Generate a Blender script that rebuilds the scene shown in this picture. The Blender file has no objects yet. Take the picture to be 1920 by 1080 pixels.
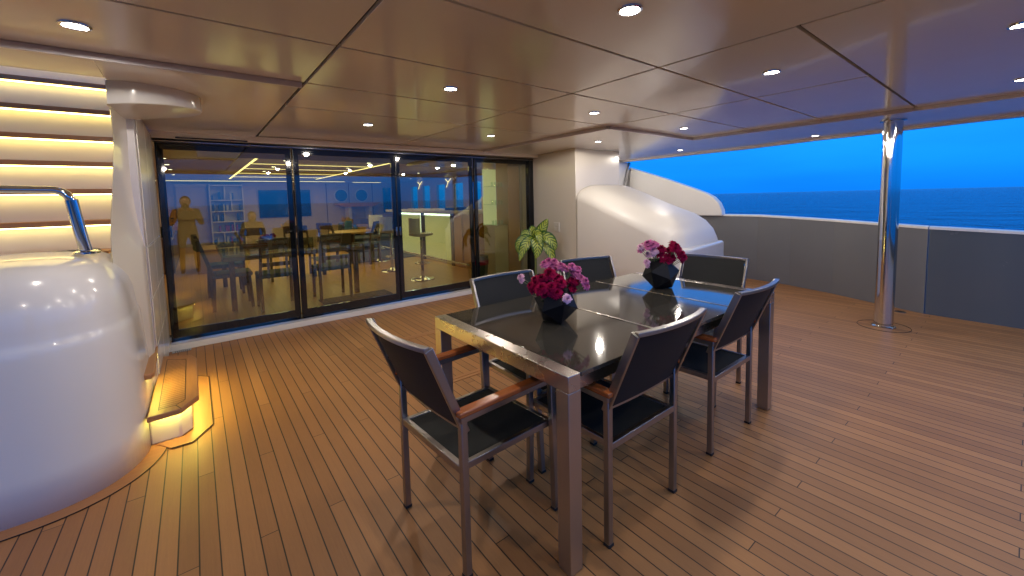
import bpy, bmesh, math, random
from mathutils import Vector, Matrix
random.seed(7)
C = bpy.context.scene.collection
R = math.radians
sc = bpy.context.scene
# ------------------------------------------------------------------ camera
cam = bpy.data.cameras.new("camera"); cam_o = bpy.data.objects.new("camera", cam); C.objects.link(cam_o)
cam.sensor_width = 36; cam.lens = 14.237; cam.shift_y = -0.0567
cam.clip_start = 0.02; cam.clip_end = 60000
_r = Vector((0.78645283, -0.61720889, -0.02334831)); _u = Vector((0.06624496, 0.0467055, 0.99670969)); _f = Vector((0.61408758, 0.78541186, -0.07761865))
cam_o.matrix_world = Matrix(((_r.x, _u.x, -_f.x, 0), (_r.y, _u.y, -_f.y, 0), (_r.z, _u.z, -_f.z, 1.45), (0, 0, 0, 1)))
sc.camera = cam_o
# ------------------------------------------------------------------ sky (clear blue hour, sun already below the horizon)
w = bpy.data.worlds.new("World"); sc.world = w; w.use_nodes = True
nt = w.node_tree; bg = nt.nodes['Background']
tc = nt.nodes.new('ShaderNodeTexCoord'); sep = nt.nodes.new('ShaderNodeSeparateXYZ'); nt.links.new(tc.outputs['Generated'], sep.inputs[0])
rp = nt.nodes.new('ShaderNodeValToRGB'); nt.links.new(sep.outputs['Z'], rp.inputs[0])
el = rp.color_ramp.elements
el[0].position = 0.0; el[0].color = (0.004, 0.225, 0.95, 1)
el[1].position = 1.0; el[1].color = (0.32, 0.54, 1.0, 1)
e = el.new(0.05); e.color = (0.006, 0.285, 1.15, 1)
e = el.new(0.16); e.color = (0.012, 0.36, 1.35, 1)
e = el.new(0.30); e.color = (0.08, 0.42, 1.25, 1)
e = el.new(0.50); e.color = (0.27, 0.52, 1.05, 1)
nz_ = nt.nodes.new('ShaderNodeTexNoise'); nz_.inputs['Scale'].default_value = 2.2; nz_.inputs['Detail'].default_value = 5
mp_ = nt.nodes.new('ShaderNodeMapping'); mp_.inputs['Scale'].default_value = (1, 1, 5); nt.links.new(tc.outputs['Generated'], mp_.inputs[0]); nt.links.new(mp_.outputs[0], nz_.inputs['Vector'])
mr_ = nt.nodes.new('ShaderNodeMapRange'); mr_.inputs['From Min'].default_value = .3; mr_.inputs['From Max'].default_value = .7; mr_.inputs['To Min'].default_value = .88; mr_.inputs['To Max'].default_value = 1.12
nt.links.new(nz_.outputs['Fac'], mr_.inputs[0])
ml_ = nt.nodes.new('ShaderNodeVectorMath'); ml_.operation = 'SCALE'; nt.links.new(rp.outputs[0], ml_.inputs[0]); nt.links.new(mr_.outputs[0], ml_.inputs['Scale'])
nt.links.new(ml_.outputs[0], bg.inputs[0]); bg.inputs[1].default_value = 1.0
sc.view_settings.view_transform = 'Standard'; sc.view_settings.look = 'None'
sc.view_settings.exposure = 0.12; sc.view_settings.gamma = 1.0
try:
    sc.cycles.max_bounces = 8; sc.cycles.diffuse_bounces = 4; sc.cycles.transparent_max_bounces = 16
    sc.cycles.sample_clamp_indirect = 4.0; sc.cycles.caustics_reflective = False; sc.cycles.caustics_refractive = False
except Exception: pass

# ------------------------------------------------------------------ material helpers
def new_mat(name):
    m = bpy.data.materials.new(name); m.use_nodes = True
    return m, m.node_tree, m.node_tree.nodes['Principled BSDF']
def N(t, kind, **kw):
    n = t.nodes.new('ShaderNode' + kind)
    for k, v in kw.items(): setattr(n, k, v)
    return n
def math_n(t, op, a, b=None, c=None):
    n = N(t, 'Math', operation=op)
    for i, v in enumerate((a, b, c)):
        if v is None: continue
        if isinstance(v, (int, float)): n.inputs[i].default_value = v
        else: t.links.new(v, n.inputs[i])
    return n.outputs[0]
def mixc(t, f, a, b):
    n = N(t, 'Mix', data_type='RGBA')
    for s, v in ((0, f), (6, a), (7, b)):
        if isinstance(v, (int, float)): n.inputs[s].default_value = v
        elif isinstance(v, tuple): n.inputs[s].default_value = (*v, 1)
        else: t.links.new(v, n.inputs[s])
    return n.outputs[2]
def noise(t, scale, detail=4, vec=None, rough=.5):
    n = N(t, 'TexNoise'); n.inputs['Scale'].default_value = scale; n.inputs['Detail'].default_value = detail; n.inputs['Roughness'].default_value = rough
    if vec is not None: t.links.new(vec, n.inputs['Vector'])
    return n.outputs['Fac']
def obj_vec(t, sx=1, sy=1, sz=1):
    tcn = N(t, 'TexCoord'); mp = N(t, 'Mapping'); mp.inputs['Scale'].default_value = (sx, sy, sz)
    t.links.new(tcn.outputs['Object'], mp.inputs[0]); return mp.outputs[0]
def simple(name, col, rough=.5, metal=0, var=.06, nscale=6, bump=0, bscale=80, coat=0, ior=1.5, rvar=.0):
    m, t, p = new_mat(name)
    v = obj_vec(t)
    n = noise(t, nscale, 5, v)
    a = tuple(max(0, c * (1 - var)) for c in col); b = tuple(min(1, c * (1 + var)) for c in col)
    t.links.new(mixc(t, n, a, b), p.inputs['Base Color'])
    p.inputs['Metallic'].default_value = metal; p.inputs['IOR'].default_value = ior
    if rvar:
        n2 = noise(t, 3, 6, v)
        t.links.new(math_n(t, 'ADD', math_n(t, 'MULTIPLY', n2, rvar), rough - rvar / 2), p.inputs['Roughness'])
    else: p.inputs['Roughness'].default_value = rough
    if coat: p.inputs['Coat Weight'].default_value = coat; p.inputs['Coat Roughness'].default_value = .04
    if bump:
        bn = N(t, 'Bump'); bn.inputs['Strength'].default_value = bump; bn.inputs['Distance'].default_value = .002
        t.links.new(noise(t, bscale, 3, v), bn.inputs['Height']); t.links.new(bn.outputs[0], p.inputs['Normal'])
    return m
def emit(name, col, s):
    m, t, p = new_mat(name)
    p.inputs['Base Color'].default_value = (.8, .8, .8, 1)
    p.inputs['Emission Color'].default_value = (*col, 1); p.inputs['Emission Strength'].default_value = s
    return m
def planks(name, pitch, off, rowlen, c, seam, base, dark, caulk, rough, axis='Y', sheen=.5):
    m, t, p = new_mat(name)
    tcn = N(t, 'TexCoord'); s = N(t, 'SeparateXYZ'); t.links.new(tcn.outputs['Object'], s.inputs[0])
    X, Y = (s.outputs[0], s.outputs[1]) if axis == 'Y' else (s.outputs[1], s.outputs[0])
    u = math_n(t, 'DIVIDE', math_n(t, 'ADD', X, -off + pitch * 2000), pitch)
    i = math_n(t, 'FLOOR', u); fr = math_n(t, 'FRACT', u)
    edge = math_n(t, 'MINIMUM', fr, math_n(t, 'SUBTRACT', 1.0, fr))
    seamm = math_n(t, 'LESS_THAN', edge, seam / pitch / 2)
    per = rowlen * 4
    yy = math_n(t, 'SUBTRACT', math_n(t, 'ADD', Y, .04), math_n(t, 'MULTIPLY', math_n(t, 'SUBTRACT', i, float(c)), rowlen))
    yf = math_n(t, 'DIVIDE', math_n(t, 'ADD', yy, per * 6000), per)
    k = math_n(t, 'FLOOR', yf); yfr = math_n(t, 'FRACT', yf)
    e2 = math_n(t, 'MINIMUM', yfr, math_n(t, 'SUBTRACT', 1.0, yfr))
    joint = math_n(t, 'LESS_THAN', e2, seam * .8 / per / 2)
    line = math_n(t, 'MAXIMUM', seamm, joint)
    cmb = N(t, 'CombineXYZ'); t.links.new(i, cmb.inputs[0]); t.links.new(k, cmb.inputs[1])
    wn = N(t, 'TexWhiteNoise', noise_dimensions='2D'); t.links.new(cmb.outputs[0], wn.inputs['Vector'])
    # grain stretched along the board, shifted per board
    g = N(t, 'CombineXYZ')
    t.links.new(math_n(t, 'MULTIPLY', X, 130), g.inputs[0]); t.links.new(math_n(t, 'MULTIPLY', Y, 3.5), g.inputs[1]); t.links.new(math_n(t, 'MULTIPLY', wn.outputs['Value'], 40), g.inputs[2])
    gn = noise(t, 1.0, 6, g.outputs[0], .6)
    g2 = N(t, 'CombineXYZ')
    t.links.new(math_n(t, 'MULTIPLY', X, 600), g2.inputs[0]); t.links.new(math_n(t, 'MULTIPLY', Y, 22), g2.inputs[1])
    gn2 = noise(t, 1.0, 3, g2.outputs[0], .6)
    blot = noise(t, 1.3, 5, tcn.outputs['Object'])
    f = math_n(t, 'ADD', math_n(t, 'MULTIPLY', wn.outputs['Value'], .42), math_n(t, 'MULTIPLY', gn, .38))
    f = math_n(t, 'ADD', f, math_n(t, 'MULTIPLY', math_n(t, 'SUBTRACT', blot, .5), .5))
    f = math_n(t, 'ADD', f, math_n(t, 'MULTIPLY', math_n(t, 'SUBTRACT', gn2, .5), .35))
    col = mixc(t, f, dark, base)
    # small spills and foot marks
    st = N(t, 'TexVoronoi'); st.inputs['Scale'].default_value = 1.1; t.links.new(tcn.outputs['Object'], st.inputs['Vector'])
    nz = noise(t, 14, 4, tcn.outputs['Object'])
    sd = math_n(t, 'ADD', st.outputs['Distance'], math_n(t, 'MULTIPLY', nz, .09))
    sm = math_n(t, 'MULTIPLY', math_n(t, 'LESS_THAN', sd, .075), .35)
    col = mixc(t, sm, col, tuple(x * .45 for x in base))
    col = mixc(t, math_n(t, 'MULTIPLY', line, .93), col, caulk)
    t.links.new(col, p.inputs['Base Color'])
    rr = math_n(t, 'ADD', rough - .08, math_n(t, 'MULTIPLY', gn, .16)); t.links.new(rr, p.inputs['Roughness'])
    p.inputs['Specular IOR Level'].default_value = sheen
    bn = N(t, 'Bump'); bn.inputs['Strength'].default_value = .35; bn.inputs['Distance'].default_value = .0015
    h = math_n(t, 'SUBTRACT', math_n(t, 'MULTIPLY', gn2, .3), line)
    t.links.new(h, bn.inputs['Height']); t.links.new(bn.outputs[0], p.inputs['Normal'])
    return m

M = {}
M['teak_deck'] = planks('teak_deck', .0703, -.007, .68, 3, .0052, (.56, .268, .098), (.28, .122, .044), (.012, .010, .010), .48)
M['salon_floor'] = planks('salon_floor', .12, 0, .7, 1, .003, (.60, .33, .12), (.46, .24, .085), (.14, .08, .03), .33)
def wood(name, base, dark, rough=.4, ax=1):
    m, t, p = new_mat(name)
    s = [90, 90, 90]; s[ax] = 4
    v = obj_vec(t, *s); n = noise(t, 1, 6, v, .6); n2 = noise(t, 3, 3, obj_vec(t))
    f = math_n(t, 'ADD', math_n(t, 'MULTIPLY', n, .8), math_n(t, 'MULTIPLY', n2, .25))
    t.links.new(mixc(t, f, dark, base), p.inputs['Base Color']); p.inputs['Roughness'].default_value = rough
    return m
M['teak_y'] = wood('teak_board_lengthwise', (.50, .235, .095), (.30, .13, .05), .42, 1)
M['teak_x'] = wood('teak_board_crosswise', (.50, .235, .095), (.30, .13, .05), .42, 0)
M['varnish'] = wood('varnished_teak', (.42, .12, .03), (.22, .055, .015), .22, 1)
M['caulk'] = simple('black_caulk', (.012, .010, .010), .5)
M['gelcoat'] = simple('white_gelcoat', (.78, .765, .74), .20, 0, .02, 2, .10, 18, .35, 1.5, .06)
M['gelcoat_warm'] = simple('cream_gelcoat', (.74, .69, .61), .24, 0, .025, 1.5, .08, 14, .35, 1.5, .08)
M['ceiling'] = simple('satin_white_ceiling', (.88, .85, .81), .17, 0, .03, 1.2, .12, 9, .25, 1.55, .08)
M['seam'] = simple('ceiling_joint_shadow_gap', (.06, .055, .06), .6)
M['ceiling_trim'] = simple('grey_edge_trim', (.62, .60, .66), .3)
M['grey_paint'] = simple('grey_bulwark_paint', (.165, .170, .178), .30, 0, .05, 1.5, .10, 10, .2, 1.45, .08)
M['grey_reflection_tone'] = simple('dark_grey_reflection_tone', (.10, .118, .138), .26, 0, .05, 1.5, .08, 10, .2, 1.45, .08)  # aft bulwark panel's stronger reflection put into a darker, bluer grey
M['black_frame'] = simple('glossy_black_border', (.006, .008, .010), .05, 0, .05, 4, 0, 1, .5)
M['black_metal'] = simple('black_anodised', (.02, .021, .022), .28, .6)
M['gelcoat_soft'] = simple('soft_white_gelcoat', (.76, .735, .69), .42, 0, .02, 1.5, .08, 10, .08, 1.5, .06)
M['steel'] = simple('polished_steel', (.62, .61, .60), .07, 1, .02, 4, 0, 1, 0, 1.5, .04)
M['pot_black'] = simple('matt_black_planter', (.006, .0065, .009), .45, 0, .1, 12, .1, 60, ior=1.3)
def brushed(name, col, rough, ax=0):
    m, t, p = new_mat(name)
    s = [420, 420, 420]; s[ax] = 6
    n = noise(t, 1, 4, obj_vec(t, *s), .6); n2 = noise(t, 5, 4, obj_vec(t))
    t.links.new(mixc(t, n2, tuple(c * .92 for c in col), col), p.inputs['Base Color'])
    p.inputs['Metallic'].default_value = 1
    t.links.new(math_n(t, 'ADD', rough - .03, math_n(t, 'MULTIPLY', n2, .07)), p.inputs['Roughness'])
    bn = N(t, 'Bump'); bn.inputs['Strength'].default_value = .0
    return m
M['brushed_y'] = brushed('brushed_steel_y', (.56, .52, .49), .27, 1)
M['brushed_x'] = brushed('brushed_steel_x', (.56, .52, .49), .27, 0)
M['brushed_z'] = brushed('brushed_steel_z', (.50, .46, .43), .30, 2)
M['tube'] = brushed('satin_steel_tube', (.36, .34, .33), .30, 2)
def granite():
    m, t, p = new_mat('black_glass_tabletop')
    v = obj_vec(t); n = noise(t, 220, 3, v, .7); n2 = noise(t, 2.5, 6, v)
    f = math_n(t, 'MULTIPLY', math_n(t, 'GREATER_THAN', n, .6), .5)
    c = mixc(t, f, (.030, .029, .026), (.085, .082, .074))
    c = mixc(t, math_n(t, 'MULTIPLY', n2, .4), c, (.075, .068, .056))
    t.links.new(c, p.inputs['Base Color'])
    t.links.new(math_n(t, 'ADD', .035, math_n(t, 'MULTIPLY', n2, .06)), p.inputs['Roughness'])
    p.inputs['IOR'].default_value = 1.85
    return m
M['granite'] = granite()
def sling(name, col):
    m, t, p = new_mat(name)
    tcn = N(t, 'TexCoord'); s = N(t, 'SeparateXYZ'); t.links.new(tcn.outputs['Object'], s.inputs[0])
    a = math_n(t, 'SINE', math_n(t, 'MULTIPLY', s.outputs[0], 1400)); b = math_n(t, 'SINE', math_n(t, 'MULTIPLY', math_n(t, 'ADD', s.outputs[1], s.outputs[2]), 1400))
    f = math_n(t, 'ADD', .5, math_n(t, 'MULTIPLY', math_n(t, 'MULTIPLY', a, b), .5))
    t.links.new(mixc(t, f, tuple(c * .6 for c in col), tuple(c * 1.4 for c in col)), p.inputs['Base Color'])
    p.inputs['Roughness'].default_value = .65; p.inputs['Specular IOR Level'].default_value = .2
    bn = N(t, 'Bump'); bn.inputs['Strength'].default_value = .2; bn.inputs['Distance'].default_value = .0008
    t.links.new(f, bn.inputs['Height']); t.links.new(bn.outputs[0], p.inputs['Normal'])
    return m
M['sling'] = sling('charcoal_mesh_sling', (.018, .0195, .0205))
def glass(name, tint, refl):
    m = bpy.data.materials.new(name); m.use_nodes = True; t = m.node_tree; t.nodes.clear()
    o = N(t, 'OutputMaterial'); mx = N(t, 'MixShader'); tr = N(t, 'BsdfTransparent'); gl = N(t, 'BsdfGlossy')
    tr.inputs[0].default_value = (*tint, 1); gl.inputs['Color'].default_value = (.95, .97, 1, 1); gl.inputs['Roughness'].default_value = .004
    lw = N(t, 'LayerWeight'); lw.inputs[0].default_value = .5
    fac = math_n(t, 'ADD', refl, math_n(t, 'MULTIPLY', math_n(t, 'POWER', lw.outputs['Facing'], 4.0), .75))
    t.links.new(fac, mx.inputs[0]); t.links.new(tr.outputs[0], mx.inputs[1]); t.links.new(gl.outputs[0], mx.inputs[2]); t.links.new(mx.outputs[0], o.inputs[0])
    return m
M['door_glass'] = glass('tinted_door_glass', (.86, .88, .66), .13)
M['window_glass'] = glass('window_glass', (.8, .85, .9), .05)
M['lamp'] = emit('downlight_lens', (1, .93, .84), 26)
M['salon_lamp'] = emit('salon_downlight_lens', (1, .95, .88), 12)
M['led_warm'] = emit('warm_led', (1, .82, .28), 13.0)
M['led_step'] = emit('step_led', (1, .86, .14), 42.0)
M['led_line'] = emit('salon_led_line', (1, .82, .42), 2.6)
M['led_white'] = emit('bar_led', (.72, .9, 1), 5.0)
M['led_panel'] = emit('lit_bar_panel', (.42, .52, .22), .34)
M['chrome'] = simple('chrome', (.7, .7, .7), .05, 1)
M['white_plastic'] = simple('white_plastic', (.72, .69, .64), .35)
M['green_leaf'] = None
def leafmat():
    m, t, p = new_mat('variegated_leaf')
    uv = N(t, 'UVMap'); s = N(t, 'SeparateXYZ'); t.links.new(uv.outputs[0], s.inputs[0])
    au = math_n(t, 'ABSOLUTE', math_n(t, 'SUBTRACT', s.outputs[0], .5))
    st = math_n(t, 'SINE', math_n(t, 'MULTIPLY', math_n(t, 'SUBTRACT', s.outputs[1], math_n(t, 'MULTIPLY', au, .40)), 62))
    st = math_n(t, 'GREATER_THAN', math_n(t, 'ADD', st, math_n(t, 'MULTIPLY', noise(t, 60, 3, obj_vec(t)), .5)), .05)
    inner = math_n(t, 'LESS_THAN', math_n(t, 'ADD', au, math_n(t, 'MULTIPLY', noise(t, 30, 3, obj_vec(t)), .1)), .43)
    f = math_n(t, 'MULTIPLY', st, inner)
    mid = math_n(t, 'LESS_THAN', au, .03)
    f = math_n(t, 'MAXIMUM', f, mid)
    t.links.new(mixc(t, f, (.030, .095, .008), (.36, .43, .06)), p.inputs['Base Color'])
    p.inputs['Roughness'].default_value = .35
    return m
M['leaf'] = leafmat()
M['stem'] = simple('plant_stem', (.12, .16, .05), .5)
M['red_petal'] = simple('crimson_petal', (.28, .003, .045), .8, 0, .5, 40, ior=1.2)
M['pink_petal'] = simple('pink_petal', (.58, .15, .34), .8, 0, .35, 40, ior=1.2)
M['pale_petal'] = simple('pale_pink_petal', (.78, .45, .62), .5, 0, .3, 40)
M['flower_leaf'] = simple('dark_flower_leaf', (.02, .05, .02), .5, 0, .3, 20)
M['flower_heart'] = simple('flower_heart', (.10, .03, .03), .6)
M['salon_wall'] = simple('salon_wall', (.52, .42, .37), .5, 0, .03)
M['salon_ceiling'] = simple('salon_ceiling', (.34, .27, .22), .35, 0, .03)
M['dark_wood'] = wood('dark_salon_wood', (.10, .05, .022), (.04, .02, .01), .4, 2)
M['mid_wood'] = wood('oak_salon_wood', (.42, .24, .09), (.28, .15, .055), .4, 2)
M['orange_wood'] = wood('orange_salon_wood', (.55, .27, .08), (.40, .19, .05), .4, 2)
M['shelf'] = simple('cream_shelf', (.62, .56, .50), .4)
M['tv'] = simple('screen_black', (.01, .012, .016), .08)
M['sofa'] = simple('dark_sofa_fabric', (.045, .045, .05), .85, 0, .2, 30)
M['cushion_tan'] = simple('tan_cushion', (.30, .17, .08), .8)
M['cushion_light'] = simple('light_cushion', (.45, .42, .40), .8)
M['cushion_blue'] = simple('blue_cushion', (.03, .10, .25), .8)
M['seat_blue'] = simple('blue_grey_seat', (.06, .08, .14), .7)
M['book_blue'] = simple('blue_book', (.05, .09, .25), .6)
M['book_red'] = simple('red_book', (.25, .05, .06), .6)
M['book_white'] = simple('white_book', (.5, .5, .52), .6)
M['bar_counter'] = simple('pale_bar_counter', (.60, .52, .46), .25)
M['bin'] = simple('dark_green_bin', (.03, .045, .04), .4)
M['mat'] = simple('dark_door_mat', (.045, .04, .03), .9, 0, .4, 90)
M['lime'] = simple('green_curtain', (.30, .42, .12), .7)
M['clear'] = glass('shelf_glass', (.85, .95, .9), .12)
M['cloth_dark'] = simple('dark_clothing', (.03, .03, .035), .85)
M['cloth_tan'] = simple('brown_clothing', (.20, .12, .07), .85)
M['skin'] = simple('skin', (.42, .24, .16), .5)
M['hair'] = simple('dark_hair', (.015, .010, .008), .5)
def sea_mat():
    m, t, p = new_mat('sea_water')
    v = obj_vec(t, 1.0, 1.35, 1)
    a = noise(t, .30, 6, v, .62); b = noise(t, .045, 4, v, .6); c = noise(t, 1.6, 3, v)
    h = math_n(t, 'ADD', math_n(t, 'ADD', math_n(t, 'MULTIPLY', a, 1.5), math_n(t, 'MULTIPLY', b, 4.0)), math_n(t, 'MULTIPLY', c, .5))
    bn = N(t, 'Bump'); bn.inputs['Strength'].default_value = 1.0; bn.inputs['Distance'].default_value = 3.2
    t.links.new(h, bn.inputs['Height']); t.links.new(bn.outputs[0], p.inputs['Normal'])
    p.inputs['Base Color'].default_value = (.001, .045, .13, 1)
    p.inputs['Roughness'].default_value = .10; p.inputs['IOR'].default_value = 1.33
    return m
M['sea'] = sea_mat()

# ------------------------------------------------------------------ mesh helpers
class MB:
    def __init__(s): s.bm = bmesh.new()
    def box(s, x0, x1, y0, y1, z0, z1, mat=None):
        vs = [Vector((x, y, z)) for z in (z0, z1) for (x, y) in ((x0, y0), (x1, y0), (x1, y1), (x0, y1))]
        if mat: vs = [mat @ v for v in vs]
        v = [s.bm.verts.new(c) for c in vs]
        for f in ((0, 3, 2, 1), (4, 5, 6, 7), (0, 1, 5, 4), (1, 2, 6, 5), (2, 3, 7, 6), (3, 0, 4, 7)):
            s.bm.faces.new([v[i] for i in f])
        return s
    def bar(s, a, b, wx, wy, up=(0, 0, 1)):
        a, b = Vector(a), Vector(b); d = (b - a); L = d.length; d.normalize()
        up = Vector(up)
        if abs(d.dot(up)) > .95: up = Vector((0, 1, 0))
        sx = d.cross(up).normalized(); sy = sx.cross(d).normalized()
        vs = []
        for p in (a, b):
            for (i, j) in ((-1, -1), (1, -1), (1, 1), (-1, 1)):
                vs.append(s.bm.verts.new(p + sx * (i * wx / 2) + sy * (j * wy / 2)))
        for f in ((0, 3, 2, 1), (4, 5, 6, 7), (0, 1, 5, 4), (1, 2, 6, 5), (2, 3, 7, 6), (3, 0, 4, 7)):
            s.bm.faces.new([vs[i] for i in f])
        return s
    def sweep(s, pts, prof, closed=False, up=(0, 0, 1), cap=True):
        pts = [Vector(p) for p in pts]; n = len(pts); rings = []
        for i, p in enumerate(pts):
            if closed: d = pts[(i + 1) % n] - pts[i - 1]
            else: d = pts[min(i + 1, n - 1)] - pts[max(i - 1, 0)]
            d.normalize(); u = Vector(up)
            if abs(d.dot(u)) > .98: u = Vector((0, 1, 0))
            sx = d.cross(u).normalized(); sy = sx.cross(d).normalized()
            rings.append([s.bm.verts.new(p + sx * a + sy * b) for a, b in prof])
        k = len(prof)
        for i in range(n if closed else n - 1):
            A, B = rings[i], rings[(i + 1) % n]
            for j in range(k): s.bm.faces.new((A[j], A[(j + 1) % k], B[(j + 1) % k], B[j]))
        if cap and not closed:
            s.bm.faces.new(rings[0][::-1]); s.bm.faces.new(rings[-1])
        return s
    def tube(s, pts, r, seg=14, closed=False):
        return s.sweep(pts, [(r * math.cos(2 * math.pi * i / seg), r * math.sin(2 * math.pi * i / seg)) for i in range(seg)], closed)
    def lathe(s, prof, cx=0, cy=0, seg=32):
        rings = []
        for r, z in prof:
            rings.append([s.bm.verts.new((cx + r * math.cos(2 * math.pi * i / seg), cy + r * math.sin(2 * math.pi * i / seg), z)) for i in range(seg)])
        for A, B in zip(rings, rings[1:]):
            for j in range(seg): s.bm.faces.new((A[j], A[(j + 1) % seg], B[(j + 1) % seg], B[j]))
        s.bm.faces.new(rings[0][::-1]); s.bm.faces.new(rings[-1])
        return s
    def loft(s, rings, cap=True, closed=True):
        R_ = [[s.bm.verts.new(p) for p in r] for r in rings]; k = len(rings[0])
        for A, B in zip(R_, R_[1:]):
            for j in range(k if closed else k - 1): s.bm.faces.new((A[j], A[(j + 1) % k], B[(j + 1) % k], B[j]))
        if cap and closed: s.bm.faces.new(R_[0][::-1]); s.bm.faces.new(R_[-1])
        return s
    def prism(s, pts, h0, h1, axis='z'):
        def P(a, b, h): return (a, b, h) if axis == 'z' else ((h, a, b) if axis == 'x' else (a, h, b))
        A = [s.bm.verts.new(P(a, b, h0)) for a, b in pts]; B = [s.bm.verts.new(P(a, b, h1)) for a, b in pts]; n = len(pts)
        s.bm.faces.new(A[::-1]); s.bm.faces.new(B)
        for j in range(n): s.bm.faces.new((A[j], A[(j + 1) % n], B[(j + 1) % n], B[j]))
        return s
    def build(s, name, mat, parent=None, bevel=0, seg=2, smooth=False, loc=None, angle=35):
        bmesh.ops.recalc_face_normals(s.bm, faces=s.bm.faces)
        me = bpy.data.meshes.new(name); s.bm.to_mesh(me); s.bm.free()
        o = bpy.data.objects.new(name, me); C.objects.link(o)
        me.materials.append(M[mat] if isinstance(mat, str) else mat)
        if parent: o.parent = parent
        if loc: o.location = loc
        if bevel:
            b = o.modifiers.new('bevel', 'BEVEL'); b.width = bevel; b.segments = seg; b.limit_method = 'ANGLE'; b.angle_limit = R(30)
        if smooth or bevel:
            me.polygons.foreach_set('use_smooth', [True] * len(me.polygons))
            if not smooth == 'full':
                try: me.set_sharp_from_angle(angle=R(angle))
                except Exception: pass
        return o
def thing(name, label, cat, loc=(0, 0, 0), rz=0, group=None):
    o = bpy.data.objects.new(name, None); C.objects.link(o); o.location = loc; o.rotation_euler = (0, 0, rz)
    o['label'] = label; o['category'] = cat
    if group: o['group'] = group
    return o
def tag(o, label, cat, group=None):
    o['label'] = label; o['category'] = cat
    if group: o['group'] = group
    return o
def struct(o): o['kind'] = 'structure'; return o
def dup(root, loc=None, rz=None, label=None, group=None):
    r = root.copy(); C.objects.link(r)
    if loc is not None: r.location = loc
    if rz is not None: r.rotation_euler = (0, 0, rz)
    if label: r['label'] = label
    if group: r['group'] = group
    def rec(a, b):
        for ch in list(a.children):
            c = ch.copy(); C.objects.link(c); c.parent = b; rec(ch, c)
    rec(root, r); return r

# ================================================================== SETTING: sea, deck, ceiling
b = MB(); b.prism([(40000 * math.cos(a), 40000 * math.sin(a)) for a in [2 * math.pi * i / 64 for i in range(64)]], -40, -3.2)
struct(b.build('sea', 'sea'))
INNER = [(7.30, 8.0), (7.30, 2.75), (7.22, 2.25), (7.03, 1.67), (6.80, 1.18), (6.60, .70), (6.565, 0.0), (6.52, -1.2), (6.45, -3.0), (6.4, -5.0)]
def bul_h(y): return .90 + (min(max(y, -2), 2.8) + 2) / 4.8 * .155
b = MB(); b.prism([(-5, 8.0)] + [(x + .05, y) for x, y in INNER] + [(-5, -5)], -.12, 0); struct(b.build('deck', 'teak_deck'))

# ceiling: raised panelled zone (z 2.192) and the lower surround (z 2.162)
ZC, ZL = 2.192, 2.162
def cpanel(b, x0, x1, y0, y1, z, g=.009): b.box(x0 + g, x1 - g, y0 + g, y1 - g, z, z + .02)
b = MB()
xs = [-5, -1.25, .593, 2.19, 3.52, 5.26]; ys = [-.55, .68, 1.375, 2.07, 2.80]
for x0, x1 in zip(xs, xs[1:]):
    rows = ys
    if x0 < 1.8 and x0 >= .5: rows = [-.55, 1.375, 2.07, 2.8]
    if x0 < .5: rows = [-.55, 1.37, 2.07, 2.80]
    for y0, y1 in zip(rows, rows[1:]):
        if y0 == -.55: continue
        if x0 >= 3.5 and y0 == 1.375: cpanel(b, x0, x1, y0, y1, ZC); continue
        cpanel(b, x0, x1, y0, y1, ZC)
# aft strip: one wide panel, then the plain zone up to the edge
cpanel(b, -5, -1.25, -.55, 1.37, ZC) if False else None
for x0, x1, y0, y1 in ((-5, -1.25, -.55, 1.37), (-1.25, .593, -.55, 1.37), (.593, 2.19, -.55, 1.375), (2.19, 5.26, -.55, .68)):
    cpanel(b, x0, x1, y0, y1, ZC)
for x0, x1 in ((.593, 2.19), (2.19, 3.52)):
    for y0, y1 in ((2.8, 3.53), (3.53, 5.35)): cpanel(b, x0, x1, y0, y1, ZC)
ceil = struct(b.build('ceiling', 'ceiling', bevel=.0015, seg=1))
b = MB(); b.box(-5, 7.3, -.55, 2.84, ZC + .021, ZC + .33); b.box(-.34, 7.3, 2.84, 8, ZC + .021, ZC + .33); b.box(-5, -.34, 2.84, 3.25, ZC + .021, ZC + .33)
struct(b.build('ceiling_void', 'seam'))
# lower surround
EDGE = [(7.10, 8.0), (7.03, 4.94), (6.94, 2.8), (6.75, 1.86), (6.67, 1.15), (6.60, .72), (6.55, .45), (6.51, .07), (6.46, -.55)]
b = MB()
b.prism([(5.262, -.55)] + EDGE[::-1] + [(3.524, 8.0), (3.524, 2.802), (5.262, 2.802)], ZL, ZC + .02)
b.box(-.345, .572, 2.808, 8.0, ZC - .012, ZC + .02)
b.box(-5, -.345, 2.808, 3.25, ZC - .012, ZC + .02)
struct(b.build('ceiling_surround', 'ceiling', bevel=.003, seg=2))
b = MB()
out = [(x + .02, y) for x, y in EDGE]; inn = [(x - .10, y) for x, y in EDGE]
b.prism(out + inn[::-1], ZL - .028, ZC + .30)
struct(b.build('ceiling_edge', 'ceiling', bevel=.012, seg=3))
b = MB(); b.box(5.238, 5.261, .70, 2.785, ZL - .004, ZC - .002); b.box(3.53, 5.26, 2.778, 2.801, ZL - .004, ZC - .002); b.box(-5, .572, 2.788, 2.8075, ZC - .034, ZC - .002); b.box(3.50, 3.523, 2.81, 5.2, ZL - .004, ZC - .002)
struct(b.build('ceiling_trim', 'ceiling_trim'))
# aft overhang fascia
b = MB(); b.box(-5, 6.44, -.60, -.551, ZC - .05, ZC + .33); struct(b.build('ceiling_fascia', 'gelcoat'))

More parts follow.
